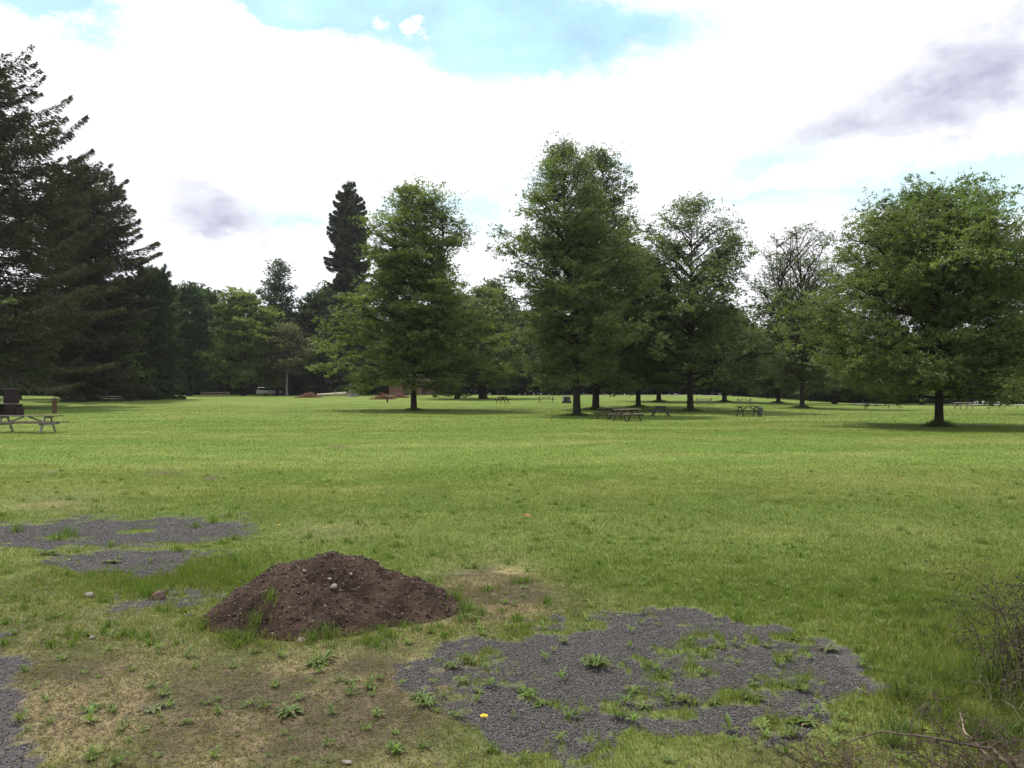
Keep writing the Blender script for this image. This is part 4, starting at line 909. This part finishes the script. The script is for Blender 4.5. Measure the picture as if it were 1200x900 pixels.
# small park things
p = place(664, 472.3); t = empty('concrete_stove', p)
m = MB(); m.box((0, 0, .12), (1.15, .9, .24)); m.build('base', M_metal_dark, t)
m = MB(); m.box((-.45, 0, .5), (.16, .8, .52)); m.box((.45, 0, .5), (.16, .8, .52)); m.box((0, .33, .5), (.74, .14, .52)); m.box((0, 0, .80), (1.1, .84, .09)); m.build('body', M_concrete, t)
m = MB()
for k in range(7): m.box((-.33 + k * .11, -.06, .58), (.015, .62, .015))
m.build('grate', M_metal_dark, t)
tag(t, 'square grey concrete park stove left of the middle pair of trunks', 'stove')
p = place(890.5, 488.3); t = empty('litter_bin', p); m = MB(); m.tube([(0, 0, .08), (0, 0, .62)], [.17, .20], 14); m.build('bin_body', M_metal_dark, t)
m = MB(); m.tube([(0, 0, .62), (0, 0, .66), (0, 0, .70)], [.215, .2, .08], 14); m.build('lid', M_metal_dark, t); m = MB(); m.tube([(0, 0, 0), (0, 0, .08)], [.05, .05], 8); m.build('foot', M_metal_dark, t)
tag(t, 'small dark litter bin at the right end of the side-on picnic table', 'litter bin')
# outdoor fireplace at the left edge
p = place(4, 487); t = empty('outdoor_fireplace', p, RAD(4))
m = MB(); m.box((-.85, 0, .42), (.55, 1.1, .84)); m.box((.75, 0, .42), (.75, 1.1, .84)); m.box((-.1, .34, .42), (.95, .42, .84)); m.box((1.16, 0, .30), (.22, 1.0, .60)); m.build('firebox', M_soot, t)
m = MB(); m.box((0, 0, .88), (2.35, 1.2, .05)); m.build('slab', M_slab, t)
m = MB()
for k in range(7): m.box((-.5 + k * .13, -.25, .62), (.018, .7, .018))
m.build('grate', M_metal_dark, t)
m = MB(); m.box((.52, .12, 1.45), (.80, .7, 1.07)); m.build('chimney', M_soot, t)
m = MB(); m.box((.52, .12, 2.02), (.88, .78, .05)); m.build('chimney_cap', M_slab, t)
tag(t, 'dark sooty outdoor fireplace with square chimney behind the left picnic table', 'fireplace')
p = place(64, 484.5); t = empty('wooden_post', p, RAD(28)); m = MB(); m.box((0, 0, .60), (.36, .36, 1.2)); m.build('post', M_woodbrown, t)
m = MB(); m.box((0, 0, 1.235), (.5, .5, .07)); m.box((0, 0, 1.285), (.34, .34, .03)); m.build('cap', M_woodgrey, t)
m = MB(); m.tube([(-.21, -.0, .95), (-.30, 0, .96), (-.33, 0, .90)], [.018, .018, .016], 8); m.build('tap', M_steel, t)
tag(t, 'thick square brown post with a grey cap behind the left picnic table', 'post')

# brick building behind the lone tree
p = place(487, 465); yb = 170; cx = (482 - 600) / F * yb; zb = gz(cx, yb)
t = empty('brick_building', (cx, yb, zb)); W = 9.4; D_ = 6.0; Hh = 3.0
m = MB()
def wall_seg(x0, x1, z0_, z1): m.box(((x0 + x1) / 2, 0, (z0_ + z1) / 2), (x1 - x0, .25, z1 - z0_))
wall_seg(-W/2, -1.7, 0, Hh); wall_seg(-.6, 2.2, 0, Hh); wall_seg(3.2, W/2, 0, Hh); wall_seg(-1.7, -.6, 2.15, Hh); wall_seg(2.2, 3.2, 2.15, Hh)
m.box((-W/2 + .125, D_/2 + .13, Hh/2), (.25, D_, Hh)); m.box((W/2 - .125, D_/2 + .13, Hh/2), (.25, D_, Hh)); m.box((0, D_ + .26, Hh/2), (W - .52, .25, Hh))
m.build('wall', M_brick, t)
for xc, w_ in ((-1.15, 1.1), (2.7, 1.0)):
    m = MB(); m.box((xc, .04, 1.075), (w_ - .01, .06, 2.15)); d = m.build('door', M_wooddark, t)
    m = MB(); m.tube([(xc + w_ * .36, -.005, 1.02), (xc + w_ * .36, -.06, 1.02)], [.03, .03], 8); m.build('handle', M_steel, d)
m = MB(); k = 0; W2 = W/2 + .6
m.v += [(-W2, -.7, Hh), (W2, -.7, Hh), (W2, D_ + .9, Hh), (-W2, D_ + .9, Hh), (-W2 + 1.2, D_/2, Hh + 1.5), (W2 - 1.2, D_/2, Hh + 1.5)]
m.f += [(3, 2, 1, 0), (0, 1, 5, 4), (2, 3, 4, 5), (1, 2, 5), (3, 0, 4)]; m.build('roof', M_roof, t)
tag(t, 'low reddish brick building half hidden behind the lone broad tree', 'building')

# white parked vehicles behind the trees
def loft(secs):
    """secs: list of cross rings of equal length"""
    V = [q for s_ in secs for q in s_]; n = len(secs[0]); Fs = []
    for i in range(len(secs) - 1):
        for j in range(n): Fs.append((i * n + j, i * n + (j + 1) % n, (i + 1) * n + (j + 1) % n, (i + 1) * n + j))
    Fs += [tuple(range(n - 1, -1, -1)), tuple((len(secs) - 1) * n + j for j in range(n))]; return V, Fs
def car(px, y, rz, label):
    x_ = (px - 600) / F * y; t = empty('parked_car', (x_, y, gz(x_, y)), rz)
    prof = [(-2.15, .55, .80), (-2.1, .35, .95), (-1.3, .30, 1.02), (-.6, .28, 1.05), (.4, .28, 1.05), (1.2, .28, 1.02), (1.95, .32, .92), (2.2, .5, .75)]
    secs = [[(x2, -.86, a), (x2, .86, a), (x2, .90, (a + b2) / 2), (x2, .80, b2), (x2, -.80, b2), (x2, -.90, (a + b2) / 2)] for x2, a, b2 in prof]
    m = MB(); m.v, m.f = loft(secs); m.build('body', M_carpaint, t)
    m = MB(); secs = [[(x2, -w2, z1), (x2, w2, z1), (x2 + dx, w3, z2), (x2 + dx, -w3, z2)] for x2, dx, w2, w3, z1, z2 in ((-1.75, .25, .78, .66, 1.0, 1.52), (-.9, 0, .79, .68, 1.03, 1.60), (.35, 0, .79, .68, 1.03, 1.60), (1.05, -.45, .78, .66, 1.02, 1.57))]
    m.v, m.f = loft(secs); m.build('windows', M_glass, t)
    m = MB(); secs = [[(x2, -w2, z1), (x2, w2, z1), (x2, w2 - .06, z1 + .05), (x2, -w2 + .06, z1 + .05)] for x2, w2, z1 in ((-1.5, .66, 1.53), (-.9, .69, 1.602), (.35, .69, 1.602), (.62, .66, 1.572))]
    m.v, m.f = loft(secs); m.build('roof', M_carpaint, t)
    for xx in (-1.35, 1.35):
        for yy in (-.82, .82):
            m = MB(); m.tube([(xx, yy - .11, .33), (xx, yy + .11, .33)], [.33, .33], 16); w_ = m.build('wheel', M_tyre, t)
            m = MB(); m.tube([(xx, yy - .125, .33), (xx, yy + .125, .33)], [.19, .19], 12); m.build('rim', M_steel, w_)
    for yy in (-.6, .6):
        m = MB(); m.box((2.17, yy, .72), (.10, .28, .12)); m.build('headlight', M_steel, t)
    tag(t, label, 'car', 'white cars parked under the trees')
car(307, 166, RAD(100), 'white car parked end-on under the trees at left')
car(322, 166, RAD(82), 'white car beside the other, nearer the thin pale-trunked tree')
p = place(302.5, 464); t = empty('marker_pole', p); m = MB(); m.tube([(0, 0, 0), (0, 0, 1.5)], [.06, .06], 8); m.build('pole', M_woodpale, t)
m = MB(); m.tube([(0, 0, 1.5), (0, 0, 1.58)], [.075, .03], 8); m.build('pole_cap', M_woodpale, t); tag(t, 'short pale marker pole left of the white cars', 'pole')
# low rail fence in front of the wood
p0 = place(236, 464.2); p1 = place(268, 464.2); t = empty('rail_fence', p0); m = MB(); L_ = (p1 - p0)
for k in range(4):
    q = L_ * (k / 3); mm_ = MB(); mm_.box((q.x, q.y, .4), (.14, .14, .8)); mm_.build('post', M_woodgrey, t)
for zz in (.35, .68):
    mm_ = MB(); mm_.bar((0, -.1, zz), (L_.x, L_.y - .1, zz), .06, .12); mm_.build('rail', M_woodgrey, t)
tag(t, 'low grey two-rail fence under the light yellow-green tree', 'fence')
# fallen log, snag, brush heaps
p0 = place(372, 464.4); p1 = place(406, 464.0); m = MB(); L_ = p1 - p0
m.tube([(0, 0, .25), (L_.x * .3, L_.y * .3, .32), (L_.x * .7, L_.y * .7, .40), (L_.x, L_.y, .45)], [.22, .25, .3, .36], 12); o = m.build('fallen_log', M_woodpale, smooth=True); o.location = p0
tag(o, 'long pale fallen log lying left of the broken stump', 'log')
p = place(413, 465); m = MB()
ring = 14; hts = [0, .3, 1.0, 1.6, 2.0]; rd = [1.05, .85, .72, .68, .62]
for j, (h_, r_) in enumerate(zip(hts, rd)):
    for k in range(ring):
        a = 6.283 * k / ring; rr_ = r_ * (1 + .10 * math.sin(a * 5 + j * .3)); m.v.append((rr_ * math.cos(a), rr_ * math.sin(a), h_ + (random.uniform(-.3, .35) if j == 4 else 0)))
for j in range(4):
    for k in range(ring): m.f.append((j * ring + k, j * ring + (k + 1) % ring, (j + 1) * ring + (k + 1) % ring, (j + 1) * ring + k))
m.v.append((0, 0, 1.6))
for k in range(ring): m.f.append((4 * ring + k, 4 * ring + (k + 1) % ring, 5 * ring))
o = m.build('tree_stump', M_bark_pale); o.location = p; tag(o, 'tall grey broken tree stump before the wood, left of the lone tree', 'stump')
def heap(px, row, w, h_, label, seed):
    p = place(px, row); r_ = random.Random(seed); m = MB()
    for k in range(420):
        q = Vector((max(-w, min(w, r_.gauss(0, w * .4))), r_.gauss(0, w * .2), 0)); q.z = abs(r_.gauss(0, 1)) * h_ * .38 * max(.2, 1 - abs(q.x) / w)
        d = Vector((r_.gauss(0, 1), r_.gauss(0, 1), r_.gauss(0, .35))).normalized() * r_.uniform(.25, .7); m.tube([q - d, q + d], [.03, .02], 4)
    o = m.build('brush_heap', M_brush); o.location = p; tag(o, label, 'brush heap', 'brush heaps before the wood')
heap(362, 466, 2.0, 1.0, 'reddish brown heap of cut brush at the left end of the pale log', 1)
heap(449, 468, 2.0, .95, 'reddish brown heap of cut brush between the stump and the lone tree', 2)
heap(468, 466, 1.4, .7, 'small reddish brush heap in front of the brick building', 3)
p = place(454, 471.5); t = empty('short_post', p); m = MB(); m.box((0, 0, .38), (.22, .22, .76)); m.build('post', M_woodbrown, t); m = MB(); m.box((0, 0, .80), (.27, .27, .06)); m.build('cap', M_woodpale, t)
tag(t, 'short brown post with pale top in front of the brush heap', 'post')
# pale roads beyond the field
def road(pts, w, name):
    V, Q = [], []
    for i, (a, y_) in enumerate(pts):
        x_ = (a - 600) / F * y_
        for dy in (0, w):
            V.append((x_, y_ + dy, float(ground_z(np.array([x_]), np.array([y_ + dy]))[0]) + .03))
    for i in range(len(pts) - 1): Q.append((2 * i, 2 * i + 2, 2 * i + 3, 2 * i + 1))
    o = np_obj(name, np.array(V), np.array(Q), M_road); tag(o, kind='structure')
road([(a, 168 - (a - 540) * .02) for a in range(530, 860, 12)], 8, 'road')
road([(a, 128) for a in range(1010, 1400, 12)], 5, 'road')
# boulders and a cone at the roadside on the right
def far_rock(px, y_, w, lab, mat=M_rock):
    x_ = (px - 600) / F * y_; o = rock(600, 700, w, mat, lab); o.location = (x_, y_, gz(x_, y_) + w * .2)
for px, w, lab in ((1143, 1.1, 'whitish boulder at the far roadside, first right of the pale table'), (1156, 1.3, 'whitish boulder at the far roadside, second right of the pale table'), (1170, 1.2, 'whitish boulder at the far roadside beside the orange bush')):
    far_rock(px, 134, w, lab, M_concrete)
x_ = (1179 - 600) / F * 133; t = empty('orange_bush', (x_, 133, gz(x_, 133))); m = MB(); pts = []
for k in range(26):
    a = random.uniform(0, 6.28); e = Vector((math.cos(a) * random.uniform(.1, .5), math.sin(a) * .4, random.uniform(.6, 1.7))); m.tube([(0, 0, 0), e * .5, e], [.03, .02, .01], 4); pts += [e, e * .7, e * .45]
m.build('stems', M_twig, t); P = np.array([tuple(random.choice(pts) + Vector((random.gauss(0, .16), random.gauss(0, .16), random.gauss(0, .14)))) for _ in range(900)])
V, Q, Cc = leaf_cards(P, .10, .5, (.30, .11, .04)); np_obj('leaves', V, Q, M_leaf, t, col=Cc); tag(t, 'small rusty orange bush at the far right roadside', 'bush')

# ------------------------------------------------------------------ thin summer haze
m = MB(); m.box((0, 150, 29), (1300, 1000, 64)); M_haze = bpy.data.materials.new('haze'); M_haze.use_nodes = True; nt = M_haze.node_tree
nt.nodes.remove(nt.nodes['Principled BSDF']); pv = nt.nodes.new('ShaderNodeVolumePrincipled'); pv.inputs['Color'].default_value = (.93, .96, 1, 1); pv.inputs['Density'].default_value = .00011; pv.inputs['Anisotropy'].default_value = .3
nt.links.new(pv.outputs[0], nt.nodes['Material Output'].inputs['Volume']); hz = m.build('haze', M_haze); tag(hz, kind='stuff')
# ------------------------------------------------------------------ sky, sun, camera
SUN_EL, SUN_AZ = RAD(64), RAD(-48)       # azimuth measured from +Y towards +X
w = bpy.data.worlds.new('World'); S.world = w; w.use_nodes = True
nt = w.node_tree; L = nt.links.new; bg = nt.nodes['Background']
sky = nt.nodes.new('ShaderNodeTexSky'); sky.sky_type = 'NISHITA'; sky.sun_disc = False
sky.sun_elevation = SUN_EL; sky.sun_rotation = SUN_AZ; sky.air_density = 1.0; sky.dust_density = .6; sky.ozone_density = 1.0
tc = nt.nodes.new('ShaderNodeTexCoord')
sep = nt.nodes.new('ShaderNodeSeparateXYZ'); L(tc.outputs['Generated'], sep.inputs[0])
def mth(op, a, b_=None, clamp=False):
    n = nt.nodes.new('ShaderNodeMath'); n.operation = op; n.use_clamp = clamp
    for i, q in enumerate((a, b_)):
        if q is None: continue
        if isinstance(q, (int, float)): n.inputs[i].default_value = q
        else: L(q, n.inputs[i])
    return n.outputs[0]
az = mth('ARCTAN2', sep.outputs[0], sep.outputs[1]); el = mth('ARCSINE', sep.outputs[2])
nz = nt.nodes.new('ShaderNodeTexNoise'); nz.inputs['Scale'].default_value = 5.5; nz.inputs['Detail'].default_value = 8; nz.inputs['Roughness'].default_value = .66
mpn = nt.nodes.new('ShaderNodeMapping'); mpn.inputs['Scale'].default_value = (1, 1, 1.9); L(tc.outputs['Generated'], mpn.inputs[0]); L(mpn.outputs[0], nz.inputs[0])
sn = nt.nodes.new('ShaderNodeSeparateColor'); L(nz.outputs['Color'], sn.inputs[0])
azd = mth('ADD', az, mth('MULTIPLY', mth('SUBTRACT', sn.outputs[0], .5), .26))
eld = mth('ADD', el, mth('MULTIPLY', mth('SUBTRACT', sn.outputs[1], .5), .15))
def blob(px, row, sx, sy, amp):
    a0 = math.atan((px - 600) / F); e0 = math.atan((YH - row) / F * math.cos(a0))
    dx = mth('DIVIDE', mth('SUBTRACT', azd, a0), sx / F); dy = mth('DIVIDE', mth('SUBTRACT', eld, e0), sy / F)
    r2 = mth('ADD', mth('MULTIPLY', dx, dx), mth('MULTIPLY', dy, dy))
    return mth('MULTIPLY', mth('EXPONENT', mth('MULTIPLY', r2, -1)), amp)
def acc(lst):
    t = blob(*lst[0])
    for q in lst[1:]: t = mth('ADD', t, blob(*q))
    return t
hole = acc([(520, 20, 190, 34, 1.6), (660, 45, 130, 34, 1.4), (350, 5, 80, 22, 1.0), (50, 8, 70, 18, 1.3), (700, 95, 22, 14, .5), (300, 12, 25, 20, .6), (508, 37, 15, 8, -1.6), (455, 30, 22, 8, -1.2), (610, 40, 60, 6, -.3)])
faint = acc([(892, 184, 55, 17, .9), (905, 230, 80, 11, .8), (545, 243, 62, 20, .9), (352, 262, 34, 15, .8), (865, 210, 40, 12, .5), (340, 340, 60, 12, .5), (1080, 215, 60, 16, .6), (640, 215, 50, 14, .6), (120, 90, 30, 10, .4), (1165, 208, 80, 34, .9), (1190, 182, 60, 12, .8), (740, 205, 40, 18, .5), (950, 250, 70, 14, .5), (420, 215, 40, 10, .3)])
grey = acc([(235, 252, 95, 34, .95), (270, 285, 40, 14, .45), (1150, 55, 100, 38, .95), (1050, 138, 150, 26, .9), (1020, 225, 30, 26, .55), (600, 205, 45, 22, .4), (215, 322, 80, 16, .4), (1150, 95, 60, 30, .5), (430, 345, 60, 20, .3)])
# everywhere outside the view: broken cloud of the same kind
nb = nt.nodes.new('ShaderNodeTexNoise'); nb.inputs['Scale'].default_value = 2.3; nb.inputs['Detail'].default_value = 6; L(mpn.outputs[0], nb.inputs[0])
outside = mth('MAXIMUM', mth('MULTIPLY', mth('SUBTRACT', mth('ABSOLUTE', az), .75), 4, True), mth('MULTIPLY', mth('SUBTRACT', el, .62), 4, True), False)
outside = mth('MINIMUM', outside, 1)
far_h = mth('MULTIPLY', mth('SUBTRACT', nb.outputs[0], .52), 6, True)
hole = mth('ADD', hole, mth('MULTIPLY', outside, far_h), True)
ragged = mth('MULTIPLY', mth('SUBTRACT', sn.outputs[2], .5), 1.0)
fmask = mth('MULTIPLY', mth('MULTIPLY', mth('SUBTRACT', mth('ADD', faint, mth('MULTIPLY', ragged, 1.2)), .12), 1.5, True), .72)
hmask = mth('MULTIPLY', mth('SUBTRACT', mth('ADD', hole, mth('MULTIPLY', ragged, 1.1)), .16), 1.35, True)
nd = nt.nodes.new('ShaderNodeTexNoise'); nd.inputs['Scale'].default_value = 14; nd.inputs['Detail'].default_value = 6; L(mpn.outputs[0], nd.inputs[0])
soft = mth('ADD', mth('MULTIPLY', mth('SUBTRACT', nd.outputs[0], .5), 1.5), 1.0)
gmask = mth('MULTIPLY', mth('MULTIPLY', grey, mth('ADD', mth('MULTIPLY', ragged, 1.3), .72)), soft, True)
ccol = nt.nodes.new('ShaderNodeMix'); ccol.data_type = 'RGBA'; wash = mth('MULTIPLY', mth('SUBTRACT', nb.outputs[0], .47), 1.6, True)
low = mth('MULTIPLY', mth('SUBTRACT', .42, el), .55, True)
gm2 = mth('MAXIMUM', gmask, mth('MULTIPLY', mth('ADD', wash, low), .62, True)); L(gm2, ccol.inputs[0]); ccol.inputs[6].default_value = (9.4, 9.5, 9.8, 1); ccol.inputs[7].default_value = (3.9, 4.0, 5.2, 1)
# thin veil in the gaps
veil = nt.nodes.new('ShaderNodeMix'); veil.data_type = 'RGBA'; L(mth('ADD', mth('MULTIPLY', sn.outputs[1], 1.0), .02, True), veil.inputs[0]); L(sky.outputs[0], veil.inputs[6]); veil.inputs[7].default_value = (6.4, 10.2, 10.9, 1)
mixc = nt.nodes.new('ShaderNodeMix'); mixc.data_type = 'RGBA'; L(mth('MAXIMUM', hmask, fmask), mixc.inputs[0]); L(ccol.outputs[2], mixc.inputs[6]); L(veil.outputs[2], mixc.inputs[7])
L(mixc.outputs[2], bg.inputs[0]); bg.inputs[1].default_value = .1

sl = bpy.data.lights.new('sun', 'SUN'); sl.energy = 3.7; sl.angle = RAD(1.5); sl.color = (1, .95, .87)
so = bpy.data.objects.new('sun', sl); C.objects.link(so)
d = Vector((math.sin(SUN_AZ) * math.cos(SUN_EL), math.cos(SUN_AZ) * math.cos(SUN_EL), math.sin(SUN_EL)))
so.rotation_euler = d.to_track_quat('Z', 'Y').to_euler()

cam = bpy.data.cameras.new('camera'); co = bpy.data.objects.new('camera', cam); C.objects.link(co)
cam.sensor_width = 36; cam.lens = F / 1200 * 36; cam.clip_end = 2000; cam.clip_start = .05
co.location = (0, 0, HC); co.rotation_euler = (RAD(90) + math.atan((YH - 450) / F), 0, 0)
S.camera = co
S.view_settings.view_transform = 'Standard'; S.view_settings.look = 'None'; S.view_settings.exposure = .46; S.view_settings.gamma = 1
S.render.engine = 'CYCLES'
